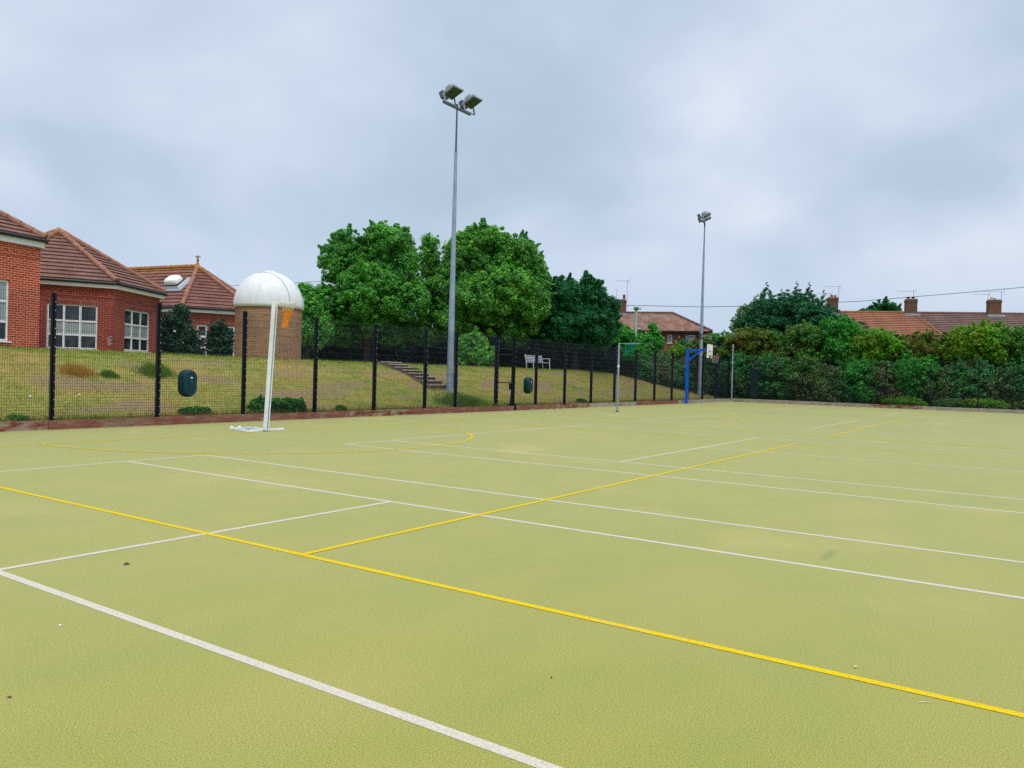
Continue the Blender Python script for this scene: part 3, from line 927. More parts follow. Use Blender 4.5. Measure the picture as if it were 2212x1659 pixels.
# ------------------------------------------------------------------ floodlight masts
def make_mast(x, y, zb, ztop, zsplit, label, cctv=False, turn=0.0):
    t = thing("floodlight_mast", label, "floodlight", (x, y, zb), "floodlight masts behind the fence")
    p = MB()
    p.tube([(x, y, zb - 0.1), (x, y, zsplit)], [0.155, 0.066], 12, phase=0.2)
    p.tube([(x, y, zsplit - 0.04), (x, y, zsplit + 0.06)], [0.072, 0.072], 12)
    p.build("lower_pole", M["galv"], t)
    p = MB()
    p.tube([(x, y, zsplit + 0.06), (x, y, ztop)], [0.046, 0.034], 10)
    p.build("upper_pole", M["galv_dark"], t)
    p = MB()
    p.box(x - 0.21, x + 0.21, y - 0.21, y + 0.21, zb - 0.12, zb + 0.03)
    p.build("base_plate", M["concrete"], t, 0.01)
    p = MB()
    zc = zb + 0.12
    p.box(x + 0.175, x + 0.44, y - 0.12, y + 0.12, zc, zc + 0.62)
    p.build("control_box", M["galv"], t, 0.012)
    p = MB()
    cq, sq = math.cos(turn), math.sin(turn)
    p.bar((x - 0.92 * cq, y - 0.92 * sq, ztop), (x + 0.92 * cq, y + 0.92 * sq, ztop), 0.09, 0.10)
    p.tube([(x, y, ztop + 0.05), (x, y, ztop + 0.16)], 0.05, 8)
    p.build("cross_arm", M["galv_dark"], t)
    if cctv:
        p = MB()
        zc = zb + 0.385 * (zsplit - zb) + 0.3
        p.tube([(x, y, zc - 0.07), (x, y, zc + 0.07)], 0.155, 10)
        p.bar((x - 0.16, y, zc), (x - 0.5, y - 0.2, zc + 0.02), 0.05, 0.05)
        p.bar((x - 0.34, y + 0.02, zc + 0.12), (x - 0.98, y - 0.42, zc + 0.24), 0.12, 0.10)
        p.bar((x - 0.40, y - 0.1, zc + 0.03), (x - 0.42, y - 0.1, zc + 0.14), 0.05, 0.05)
        p.build("security_camera", M["galv_dark"], t)
    tilt = R(24)
    ct, st = math.cos(tilt), math.sin(tilt)
    for hx in (-0.42, 0.92):
        c = np.array((hx, -0.10, 0.50))
        org = np.array((x, y, ztop))

        def T(v):
            return org + np.array((v[0] * cq - v[1] * sq, v[0] * sq + v[1] * cq, v[2]))

        def W(lx, ly, lz):            # local: glass in z=0 facing down, +y towards the back
            return T(c + np.array((lx, ly * ct + lz * st, -ly * st + lz * ct)))
        hb = MB()
        a, b = 0.30, 0.31
        rows = []
        for k in range(7):
            ph = k / 6 * math.pi / 2
            s_, zz = math.cos(ph) ** 0.55, 0.33 * math.sin(ph) ** 0.9
            row = []
            for j in range(20):
                th = 2 * math.pi * j / 20
                cxs, cys = math.cos(th), math.sin(th)
                q = 1.0 / max(abs(cxs), abs(cys)) ** 0.6
                row.append(W(a * s_ * cxs * q * 0.9, b * s_ * cys * q * 0.9 + 0.05 * (1 - s_), zz + 0.03))
            rows.append(row)
        hb.grid(rows, 0, True)
        hb.poly(rows[-1])
        hd = hb.build("floodlight_head", M["housing"], t)
        r_ = MB()
        for (x0, x1, y0, y1) in ((-a, a, -b - 0.03, -b + 0.02), (-a, a, b - 0.02, b + 0.03), (-a - 0.03, -a, -b - 0.03, b + 0.03), (a, a + 0.03, -b - 0.03, b + 0.03)):
            P = [W(xx_, yy_, zz_) for zz_ in (-0.02, 0.06) for xx_, yy_ in ((x0, y0), (x1, y0), (x1, y1), (x0, y1))]
            for q in ((0, 3, 2, 1), (4, 5, 6, 7), (0, 1, 5, 4), (1, 2, 6, 5), (2, 3, 7, 6), (3, 0, 4, 7)):
                r_.poly([P[i] for i in q])
        r_.build("frame", M["housing"], hd)
        g_ = MB()
        g_.poly([W(-a, b - 0.02, 0.012), W(a, b - 0.02, 0.012), W(a, -b + 0.02, 0.012), W(-a, -b + 0.02, 0.012)])
        g_.build("glass", M["lens"], hd)
        l_ = MB()
        l_.tube([W(-0.06, 0.05, 0.004), W(0.06, 0.05, 0.004)], 0.055, 8)
        l_.build("bulb", M["galv_dark"], hd)
        k_ = MB()
        P = [W(xx_, yy_, zz_) for zz_ in (0.03, 0.32) for xx_, yy_ in ((-0.17, b + 0.035), (0.17, b + 0.035), (0.17, b + 0.25), (-0.17, b + 0.25))]
        for q in ((0, 3, 2, 1), (4, 5, 6, 7), (0, 1, 5, 4), (1, 2, 6, 5), (2, 3, 7, 6), (3, 0, 4, 7)):
            k_.poly([P[i] for i in q])
        k_.build("gear_box", M["galv_dark"], hd)
        b_ = MB()
        for sx_ in (-1, 1):
            b_.bar(W(sx_ * (a + 0.045), 0.22, 0.03), T((c[0] + sx_ * (a + 0.045), 0.02, 0.08)), 0.02, 0.07)
        b_.bar(T((c[0] - a - 0.055, 0.02, 0.075)), T((c[0] + a + 0.055, 0.02, 0.075)), 0.07, 0.02)
        b_.build("bracket", M["galv"], hd)
    return t


make_mast(18.05, 9.2, 0.74, 12.72, 10.78, "tall floodlight mast beside the stone steps on the bank")
make_mast(46.15, 8.7, 0.10, 12.65, 10.72, "tall floodlight mast behind the blue basketball goal", True, R(19))

# ------------------------------------------------------------------ goals and posts on the court
def net_lines(rows, close=True):
    out = []
    for i in range(len(rows) - 1):
        n = len(rows[i])
        for j in range(n):
            k = (j + 1) % n
            out.append((rows[i][j], rows[i + 1][k] if i % 2 == 0 else rows[i + 1][j]))
            out.append((rows[i][j], rows[i + 1][j] if i % 2 == 0 else rows[i + 1][(j - 1) % n]))
    return out


def hoop_rows(c, r0, r1, depth, nrow, n=12, sway=(0, 0), bunch=1.0):
    rows = []
    for i in range(nrow):
        t = i / (nrow - 1)
        r = r0 + (r1 - r0) * t ** bunch
        rows.append([np.array((c[0] + sway[0] * t * t + r * math.cos(2 * math.pi * j / n), c[1] + sway[1] * t * t + r * math.sin(2 * math.pi * j / n),
                               c[2] - depth * t + 0.02 * math.sin(j * 2.1 + i))) for j in range(n)])
    return rows


def net_mesh(rows, rad):
    mb = MB()
    for a, b in net_lines(rows):
        if np.linalg.norm(a - b) > 1e-4:
            mb.tube([a, b], rad, 4, False)
    return mb


nb = np.array((3.98, 3.46, 0.0))
nt_ = np.array((4.13, 3.43, 3.06))
gp = thing("netball_post", "white netball goal post with bright orange net on a wheeled base", "goal post", nb)
mb = MB()
axis = (nt_ - nb) / np.linalg.norm(nt_ - nb)
mb.bar(nb + axis * 0.04, nt_, 0.098, 0.098, (0, 1, 0))
po = mb.build("post", M["white_paint"], gp, 0.012)
mb = MB()
sidev = np.array((0.83, -0.56, 0)) * 0.0
mb.bar(nb + axis * 0.06 + np.array((0.052, -0.01, 0)), nt_ + np.array((0.052, -0.01, -0.1)), 0.006, 0.03, (0, 1, 0))
mb.bar(nb + axis * 0.06 + np.array((0.0, -0.052, 0)), nt_ + np.array((0.0, -0.052, -0.1)), 0.03, 0.006, (0, 1, 0))
mb.build("groove", M["galv"], po)
mb = MB()
P1, P2, P3, P4 = (3.52, 3.52, 0.03), (4.60, 3.60, 0.03), (4.22, 4.28, 0.03), (3.66, 4.22, 0.03)
for a, b in ((P1, P2), (P1, P4), (P4, P3), (P3, (4.02, 3.57, 0.03))):
    mb.bar(a, b, 0.06, 0.05)
mb.build("base_frame", M["white_paint"], gp, 0.008)
mb = MB()
mb.box(3.74, 4.1, 3.70, 4.17, 0.02, 0.045)
mb.build("ballast_plate", M["galv"], gp)
for wx, wy in ((3.62, 4.27), (3.86, 4.30)):
    mb = MB()
    mb.tube([(wx - 0.02, wy, 0.05), (wx + 0.02, wy, 0.05)], 0.045, 14)
    mb.build("wheel", M["white_paint"], gp)
ctr = nt_ + np.array((0.10, -0.34, -0.02))
mb = MB()
rg = [ctr + np.array((0.19 * math.cos(2 * math.pi * k / 28), 0.19 * math.sin(2 * math.pi * k / 28), 0)) for k in range(28)]
for k in range(28):
    mb.tube([rg[k], rg[(k + 1) % 28]], 0.009, 6, False)
mb.bar(nt_ + np.array((0, -0.05, -0.02)), ctr + np.array((-0.03, 0.185, 0)), 0.03, 0.02)
rgo = mb.build("ring", M["white_paint"], gp)
rows = hoop_rows(ctr - np.array((0, 0, 0.01)), 0.185, 0.115, 0.17, 4, 12)
net_mesh(rows, 0.0035).build("net", M["straw"], rgo)
rows = hoop_rows(ctr - np.array((0, 0, 0.16)), 0.12, 0.05, 0.43, 11, 12, (-0.13, -0.02), 0.6)
net_mesh(rows, 0.0058).build("net", M["orange_net"], rgo)

gp2 = thing("netball_post", "thin grey netball post with torn green net near the gate", "goal post", (22.5, 3.5, 0))
mb = MB()
mb.tube([(22.5, 3.5, 0.0), (22.5, 3.5, 2.98)], 0.042, 12)
p2 = mb.build("post", M["galv"], gp2)
mb = MB()
mb.tube([(22.5, 3.5, 1.93), (22.5, 3.5, 2.03)], 0.046, 12)
mb.build("tape_band", M["white_paint"], p2)
mb = MB()
mb.tube([(22.5, 3.5, 0.0), (22.5, 3.5, 0.05)], 0.075, 12)
mb.build("base_collar", M["galv_dark"], gp2)
c2 = np.array((22.52, 2.90, 2.955))
mb = MB()
rg = [c2 + np.array((0.36 * math.cos(2 * math.pi * k / 28), 0.36 * math.sin(2 * math.pi * k / 28), 0)) for k in range(28)]
for k in range(28):
    mb.tube([rg[k], rg[(k + 1) % 28]], 0.009, 5, False)
mb.bar((22.5, 3.47, 2.955), (22.52, 3.26, 2.955), 0.025, 0.02)
r2 = mb.build("ring", M["galv"], gp2)
rows = hoop_rows(c2 + np.array((-0.05, 0.06, -0.01)), 0.26, 0.06, 0.52, 8, 9, (-0.16, 0.20), 0.8)
rows = [[p for p in r] for r in rows]
net_mesh(rows, 0.006).build("net", M["green_net"], r2)

# blue basketball goal
bb = thing("basketball_goal", "blue steel basketball goal with white backboard at the fence corner", "basketball goal", (37.5, 6.29, 0))
mb = MB()
mb.bar((37.5, 6.29, 0), (37.5, 6.29, 3.33), 0.15, 0.15, (0, 1, 0))
mb.build("post", M["blue"], bb, 0.01)
mb = MB()
mb.bar((37.5, 6.21, 3.25), (37.5, 4.95, 3.31), 0.11, 0.11)
mb.build("arm", M["blue"], bb, 0.008)
mb = MB()
mb.bar((37.5, 6.22, 2.66), (37.5, 5.45, 3.23), 0.08, 0.09)
mb.build("brace", M["blue"], bb, 0.006)
mb = MB()
BX0, BX1, BZ0, BZ1, BY = 37.02, 37.98, 2.80, 3.62, 4.90
mb.box(BX0, BX1, BY, BY + 0.03, BZ0, BZ1)
bo = mb.build("backboard", M["board_white"], bb)
mb = MB()
w = 0.022
for x0, x1, z0, z1 in ((37.27, 37.73, 2.93, 2.93 + w), (37.27, 37.73, 3.19, 3.19 + 1.6 * w), (37.27, 37.27 + w * 1.3, 2.95, 3.19), (37.73 - w * 1.3, 37.73, 2.95, 3.19)):
    mb.box(x0, x1, BY - 0.004, BY - 0.001, z0, z1)
mb.box(37.42, 37.58, BY - 0.012, BY - 0.005, 2.80, 2.93)
mb.build("target_marking", M["black"], bo)
mb = MB()
for x0, x1, z0, z1 in ((BX0 - 0.015, BX1 + 0.015, BZ1 + 0.001, BZ1 + 0.03), (BX0 - 0.015, BX1 + 0.015, BZ0 - 0.03, BZ0 - 0.001), (BX0 - 0.016, BX0 - 0.001, BZ0, BZ1), (BX1 + 0.001, BX1 + 0.016, BZ0, BZ1)):
    mb.box(x0, x1, BY + 0.002, BY + 0.028, z0, z1)
mb.build("edge_trim", M["black"], bo)
hc = np.array((37.5, 4.55, 2.93))
mb = MB()
rg = [hc + np.array((0.235 * math.cos(2 * math.pi * k / 28), 0.235 * math.sin(2 * math.pi * k / 28), 0)) for k in range(28)]
for k in range(28):
    mb.tube([rg[k], rg[(k + 1) % 28]], 0.016, 6, False)
mb.bar((37.40, 4.885, 2.92), (37.40, 4.70, 2.92), 0.03, 0.05)
mb.bar((37.60, 4.885, 2.92), (37.60, 4.70, 2.92), 0.03, 0.05)
ho = mb.build("hoop", M["hoop"], bb)
net_mesh(hoop_rows(hc - np.array((0, 0, 0.015)), 0.23, 0.14, 0.40, 6, 10), 0.006).build("net", M["greynet"], ho)

# grey pole in the far corner
cp = thing("steel_pole", "slim galvanised pole standing by the black corner post", "pole", (46.25, 6.48, 0))
mb = MB()
mb.tube([(46.25, 6.40, 0), (46.25, 6.40, 4.03)], 0.048, 10)
mb.build("pole", M["galv"], cp)
mb = MB()
mb.box(46.12, 46.38, 6.36, 6.62, 0.0, 0.12)
mb.build("footing", M["concrete"], cp)
mb = MB()
mb.tube([(46.25, 6.40, 2.5), (46.25, 6.40, 2.62)], 0.065, 10)
mb.build("collar", M["galv_dark"], cp)
# sheet hanging on the hedge-side fence
sh = MB()
a0, a1 = on_plane(1621, 800, (FX - 0.09, 0, 0), (1, 0, 0)), on_plane(1636, 838, (FX - 0.09, 0, 0), (1, 0, 0))
sh.box(FX - 0.10, FX - 0.075, a1[1], a0[1], 0.35, 2.35)
tag(sh.build("fabric_sheet", M["teal_panel"], None, 0.004), "dark teal sheet fixed upright on the fence before the hedge", "sheet")

# ------------------------------------------------------------------ litter bins on the fence
def make_bin(x, label):
    y0 = FY - 0.07
    t = thing("litter_bin", label, "bin", (x, y0, 0.70), "oval litter bins hung on the mesh fence")
    W2, H2, zc = 0.215, 0.355, 1.055

    def ring(s, y, dz=0.0, n=40, kx=1.0, kz=1.0):
        out = []
        for k in range(n):
            a = 2 * math.pi * k / n
            st = H2 - W2
            cz = st if math.sin(a) >= 0 else -st
            out.append((x + W2 * s * kx * math.cos(a), y, zc + dz + (cz + W2 * math.sin(a)) * kz * (0.5 + 0.5 * s)))
        return out
    mb = MB()
    prof = [(0.90, 0.0), (1.0, -0.02), (1.0, -0.10), (0.985, -0.16), (0.95, -0.205), (0.88, -0.24), (0.78, -0.262), (0.60, -0.272)]
    rows = [ring(s, y0 + y) for s, y in prof]
    mb.grid(rows, 0, True)
    mb.poly(rows[0])
    mb.poly(rows[-1])
    body = mb.build("body", M["bin"], t)
    # raised oval rim on the front
    mb = MB()
    R1 = ring(0.60, y0 - 0.275, -0.045, 40, 1.0, 0.90)
    for k in range(40):
        mb.tube([R1[k], R1[(k + 1) % 40]], 0.011, 6, False)
    mb.build("front_rim", M["bin_rim"], t)
    mb = MB()
    R2 = ring(0.50, y0 - 0.281, -0.05, 40, 1.0, 0.90)
    mb.poly(R2)
    mb.build("front_panel", M["bin"], t)
    # opening: dark crescent above the rim
    mb = MB()
    n = 15
    pr = None
    for k in range(n):
        u = -1 + 2 * k / (n - 1)
        xx = x + 0.135 * u
        top = zc + 0.315 - 0.085 * u * u
        bot = zc + 0.225 - 0.11 * u * u
        yt, yb = y0 - 0.246 + 0.012 * u * u, y0 - 0.279
        q = [(xx, yb, bot), (xx, yt - 0.004, top)]
        if pr:
            mb.poly([pr[0], q[0], q[1], pr[1]])
        pr = q
    mb.build("opening", M["bin_dark"], t)
    mb = MB()
    mb.box(x - 0.036, x + 0.036, y0 - 0.290, y0 - 0.2835, zc + 0.13, zc + 0.158)
    mb.build("label_plate", M["white_paint"], t)
    mb = MB()                                     # small figure emblem
    yy_ = y0 - 0.288
    for poly in ([(0.0, 0.095), (0.018, 0.085), (0.018, 0.065), (-0.002, 0.058), (-0.016, 0.068), (-0.016, 0.086)],
                 [(-0.03, 0.052), (0.02, 0.056), (0.034, 0.02), (0.026, -0.02), (-0.022, -0.02), (-0.026, 0.02)],
                 [(-0.022, -0.022), (0.0, -0.022), (-0.004, -0.06), (-0.024, -0.06)], [(0.006, -0.022), (0.026, -0.022), (0.034, -0.055), (0.014, -0.058)]):
        mb.poly([(x + a, yy_, zc + 0.02 + b) for a, b in poly])
    mb.build("emblem_print", M["bin_rim"], t)
    return t


make_bin(3.99, "dark green oval litter bin by the white netball post")
make_bin(20.17, "dark green oval litter bin beside the mesh gate")

# ------------------------------------------------------------------ bench and steps on the bank
bx0, bx1, by = 30.75, 32.62, 13.62
bz = gz(31.6, by) - 0.01
be = thing("park_bench", "pale metal slatted bench on top of the grass bank under the trees", "bench", ((bx0 + bx1) / 2, by, bz))
for k in range(4):
    mb = MB()
    z = bz + 0.49 + k * 0.098
    mb.box(bx0, bx1, by + 0.02 + k * 0.03, by + 0.045 + k * 0.03, z, z + 0.062)
    mb.build("slat", M["bench_metal"], be)
mb = MB()
for k in range(4):
    mb.box(bx0, bx1, by - 0.42 + k * 0.11, by - 0.335 + k * 0.11, bz + 0.42, bz + 0.445)
mb.build("seat_slat", M["bench_metal"], be)
for x in (bx0 + 0.02, bx1 - 0.02):
    mb = MB()
    mb.tube([(x, by - 0.02, bz), (x, by + 0.015, bz + 0.45), (x, by + 0.145, bz + 0.88)], 0.027, 8)
    mb.tube([(x, by - 0.50, bz), (x, by - 0.46, bz + 0.68), (x, by + 0.06, bz + 0.66)], 0.027, 8)
    mb.tube([(x, by - 0.46, bz + 0.41), (x, by + 0.01, bz + 0.41)], 0.024, 8)
    mb.build("end_frame", M["bench_metal"], be)

st = thing("stone_steps", "worn stone steps climbing the grass bank next to the floodlight mast", "steps", (17.9, 11, 0.9))
NS = 8
for k in range(NS):
    y0 = 9.55 + k * 0.42
    zt = gz(17.9, y0 + 0.30) + 0.075
    xo = 17.18 + 0.055 * k * (1 - k / 12)
    mb = MB()
    mb.box(xo, xo + 1.28, y0 + 0.03, y0 + 0.45, zt - 0.35, zt)
    s_ = mb.build("tread", M["stone"], st, 0.01)
    mb = MB()
    mb.box(xo - 0.01, xo + 1.29, y0 - 0.02, y0 + 0.06, zt - 0.02, zt + 0.022)
    mb.build("nosing", M["stone_edge"], s_, 0.008)

# small things lying about
def small(name, label, cat, x, y, z, m, kind_="leaf", s=0.05, rot=0.0):
    mb = MB()
    c, sn = math.cos(rot), math.sin(rot)

    def L(a, b, h):
        return (x + s * (a * c - b * sn), y + s * (a * sn + b * c), z + s * h)
    if kind_ == "leaf":
        mb.poly([L(-1, 0, 0.08), L(-0.3, 0.5, 0.3), L(0.1, 0, 0.12)])
        mb.poly([L(-0.3, 0.5, 0.3), L(0.5, 0.45, 0.42), L(1.0, 0.1, 0.2), L(0.1, 0, 0.12)])
        mb.poly([L(-1, 0, 0.08), L(0.1, 0, 0.12), L(-0.2, -0.5, 0.35)])
        mb.poly([L(0.1, 0, 0.12), L(1.0, 0.1, 0.2), L(0.5, -0.5, 0.15), L(-0.2, -0.5, 0.35)])
    elif kind_ == "twig":
        mb.tube([L(-1, 0, 0.06), L(-0.2, 0.12, 0.1), L(0.6, 0.0, 0.06), L(1, 0.1, 0.07)], [s * 0.05, s * 0.06, s * 0.05, s * 0.03], 6)
    else:
        rows = []
        for k in range(5):
            ph = -math.pi / 2 + math.pi * k / 4
            rows.append([L((0.6 + 0.2 * math.sin(3 * j)) * math.cos(ph) * math.cos(j * math.pi / 4), (0.5 + 0.15 * math.cos(5 * j)) * math.cos(ph) * math.sin(j * math.pi / 4), 0.36 + 0.36 * math.sin(ph)) for j in range(8)])
        mb.grid(rows, 0, True)
    return tag(mb.build(name, M[m]), label, cat)


small("paper_scrap", "tiny white scrap of paper on the turf near the thick white line", "litter", -5.8, -7.06, 0.001, "litter_white", "lump", 0.014)
small("dead_leaf", "curled brown leaf lying on the turf inside the tennis court corner", "leaf", -4.81, -6.01, 0.001, "leaf_brown", "leaf", 0.032, 0.5)
small("dry_stalk", "pale dry stalk lying alongside the yellow side line", "twig", -3.89, -11.23, 0.002, "straw", "twig", 0.035, -0.9)
small("wood_chip", "small pale wood chip on the turf near the yellow side line", "litter", -3.61, -10.87, 0.001, "straw", "lump", 0.018)
small("dead_leaf", "little dark leaf at the very edge of the turf by the thick white line", "leaf", -6.41, -7.87, 0.001, "leaf_brown", "leaf", 0.015, 1.5)
small("straw_piece", "pale straw lying between the white service line and the yellow line", "twig", -5.2, -4.0, 0.002, "straw", "twig", 0.07, 0.2)
small("wood_chip", "dark crumb of bark below the thick white line", "litter", -4.72, -9.67, 0.001, "leaf_brown", "lump", 0.010)
for (x, y, lab) in ((2.46, 9.0, "crumpled white paper on the bank, the higher of two scraps"), (1.28, 9.0, "crumpled white paper on the bank, the lower of two scraps")):
    small("paper_scrap", lab, "litter", x, y, gz(x, y) + 0.03, "litter_white", "lump", 0.06)

# ------------------------------------------------------------------ buildings
Z3 = np.array((0, 0, 1.0))


def clip_poly(P, v, keep_above):
    out = []
    n = len(P)
    for i in range(n):
        a, b = P[i], P[(i + 1) % n]
        ia = (a[1] >= v) if keep_above else (a[1] <= v)
        ib = (b[1] >= v) if keep_above else (b[1] <= v)
        if ia:
            out.append(a)
        if ia != ib:
            t = (v - a[1]) / (b[1] - a[1])
            out.append((a[0] + t * (b[0] - a[0]), v))
    return out


def roof_face(mb, poly, gauge=0.33, lift=0.052, mi=0):
    """a roof slope laid in stepped tile courses"""
    P = [np.array(p, float) for p in poly]
    n = np.cross(P[1] - P[0], P[2] - P[0])
    n /= np.linalg.norm(n)
    if n[2] < 0:
        n = -n
    t = np.cross(Z3, n)
    t /= np.linalg.norm(t)
    b = np.cross(n, t)
    o = P[0]
    Q = [(float((p - o) @ t), float((p - o) @ b)) for p in P]
    v0, v1 = min(q[1] for q in Q), max(q[1] for q in Q)
    k = max(1, int(math.ceil((v1 - v0) / gauge - 1e-6)))
    ev = random.random() * 5
    for i in range(k):
        a, c = v0 + i * gauge, min(v1, v0 + (i + 1) * gauge)
        S_ = clip_poly(clip_poly(Q, a, True), c, False)
        if len(S_) < 3:
            continue
        pts = [o + u * t + v * b + n * (lift * (1 - (v - a) / gauge)) for u, v in S_]
        mb.poly(pts, mi, [(u + 0.15 * (i % 2) + ev, v) for u, v in S_])
        low = [q for q in S_ if abs(q[1] - a) < 1e-6]
        if len(low) >= 2:
            u0, u1 = min(q[0] for q in low), max(q[0] for q in low)
            A, B = o + u0 * t + a * b, o + u1 * t + a * b
            mb.poly([A, B, B + n * lift, A + n * lift], mi)


def hip_line(mb, p0, p1, r=0.12, step=0.42):
    p0, p1 = np.array(p0, float), np.array(p1, float)
    L = np.linalg.norm(p1 - p0)
    n = max(1, int(L / step))
    for i in range(n):
        a, b = p0 + (p1 - p0) * (i / n), p0 + (p1 - p0) * ((i + 1) / n)
        mb.tube([a, b], [r * 1.05, r * 0.92], 8)


def wall_face(mb, O, e, L, z0, z1, holes=(), mi=0, depth=0.11, rmi=0):
    """vertical wall from O along e with openings (u0, u1, z0, z1) and their reveals; outward normal = e x up"""
    O, e = np.array(O, float), np.array(e, float)
    n = np.cross(e, Z3)
    us = sorted({0.0, L, *[h[0] for h in holes], *[h[1] for h in holes]})
    zs = sorted({z0, z1, *[h[2] for h in holes], *[h[3] for h in holes]})

    def P(u, z, d=0.0):
        q = O + e * u - n * d
        return (q[0], q[1], z)
    for a, b in zip(us[:-1], us[1:]):
        for c, d in zip(zs[:-1], zs[1:]):
            if any(h[0] - 1e-6 <= a and b <= h[1] + 1e-6 and h[2] - 1e-6 <= c and d <= h[3] + 1e-6 for h in holes):
                continue
            mb.poly([P(a, c), P(b, c), P(b, d), P(a, d)], mi)
    for h in holes:
        u0, u1, a, b = h[:4]
        for q in ([P(u0, a), P(u0, a, depth), P(u0, b, depth), P(u0, b)], [P(u1, a), P(u1, b), P(u1, b, depth), P(u1, a, depth)],
                  [P(u0, b), P(u0, b, depth), P(u1, b, depth), P(u1, b)], [P(u0, a), P(u1, a), P(u1, a, depth), P(u0, a, depth)]):
            mb.poly(q, rmi)


def window(parent, O, e, rect, cols, rows, panes=None, depth=0.05, fw_=0.065, sill=True, soldier=None):
    """frame set back in the wall; one pane mesh per look"""
    O, e = np.array(O, float), np.array(e, float)
    n = np.cross(e, Z3)
    u0, u1, z0, z1 = rect

    def P(u, z, d=0.0):
        q = O + e * u - n * d
        return np.array((q[0], q[1], z))
    mb = MB()
    W2 = fw_ / 2

    def bar_v(u, wd, za, zb):
        mb.obox(P(u, (za + zb) / 2, depth + 0.03), e * wd / 2, n * 0.028, Z3 * (zb - za) / 2)

    def bar_h(z, wd, ua, ub):
        mb.obox(P((ua + ub) / 2, z, depth + 0.03), e * (ub - ua) / 2, n * 0.028, Z3 * wd / 2)
    bar_v(u0 + W2, fw_, z0, z1)
    bar_v(u1 - W2, fw_, z0, z1)
    bar_h(z0 + W2, fw_, u0 + fw_, u1 - fw_)
    bar_h(z1 - W2, fw_, u0 + fw_, u1 - fw_)
    uu = [u0 + (u1 - u0) * c for c in cols]
    zz = [z0 + (z1 - z0) * r for r in rows]
    for u in uu:
        bar_v(u, fw_ * 1.25, z0 + fw_, z1 - fw_)
    ub = [u0] + uu + [u1]
    for z in zz:
        for a, b in zip(ub[:-1], ub[1:]):
            bar_h(z, fw_ * 1.15, a + (fw_ if a == u0 else fw_ * 0.625), b - (fw_ if b == u1 else fw_ * 0.625))
    w = mb.build("window", M["upvc"], parent)
    zb = [z0] + zz + [z1]
    mb = MB()
    looks = []
    for i, (a, b) in enumerate(zip(zb[:-1], zb[1:])):
        for j, (c, d) in enumerate(zip(ub[:-1], ub[1:])):
            m = panes(i, j) if panes else "glass"
            if m not in looks:
                looks.append(m)
            mb.poly([P(c, a, depth + 0.035), P(d, a, depth + 0.035), P(d, b, depth + 0.035), P(c, b, depth + 0.035)], looks.index(m))
    mb.build("pane", [M[m] for m in looks], w)
    if sill:
        mb = MB()
        mb.obox(P((u0 + u1) / 2, z0 - 0.025, 0.015), e * ((u1 - u0) / 2 + 0.06), n * 0.075, Z3 * 0.022)
        mb.build("sill", M["upvc"], w)
    if soldier:
        mb = MB()
        q = [P(u0 - 0.02, z1 + 0.01, -0.003), P(u1 + 0.02, z1 + 0.01, -0.003), P(u1 + 0.02, z1 + 0.24, -0.003), P(u0 - 0.02, z1 + 0.24, -0.003)]
        mb.poly(q, 0)
        mb.build("brick_lintel", M[soldier], w)
    return w


def uz(px, py, O, e):
    """where a sight line meets a wall plane: distance along the wall and height"""
    O, e = np.array(O, float), np.array(e, float)
    n = np.cross(e, Z3)
    p = on_plane(px, py, (O[0], O[1], 0), n)
    return float((p - np.array((O[0], O[1], 0))) @ e), float(p[2])


def hexagon(c, Rr, a0):
    return [np.array((c[0] + Rr * math.cos(R(a0 + 60 * k)), c[1] + Rr * math.sin(R(a0 + 60 * k)), 0.0)) for k in range(6)]


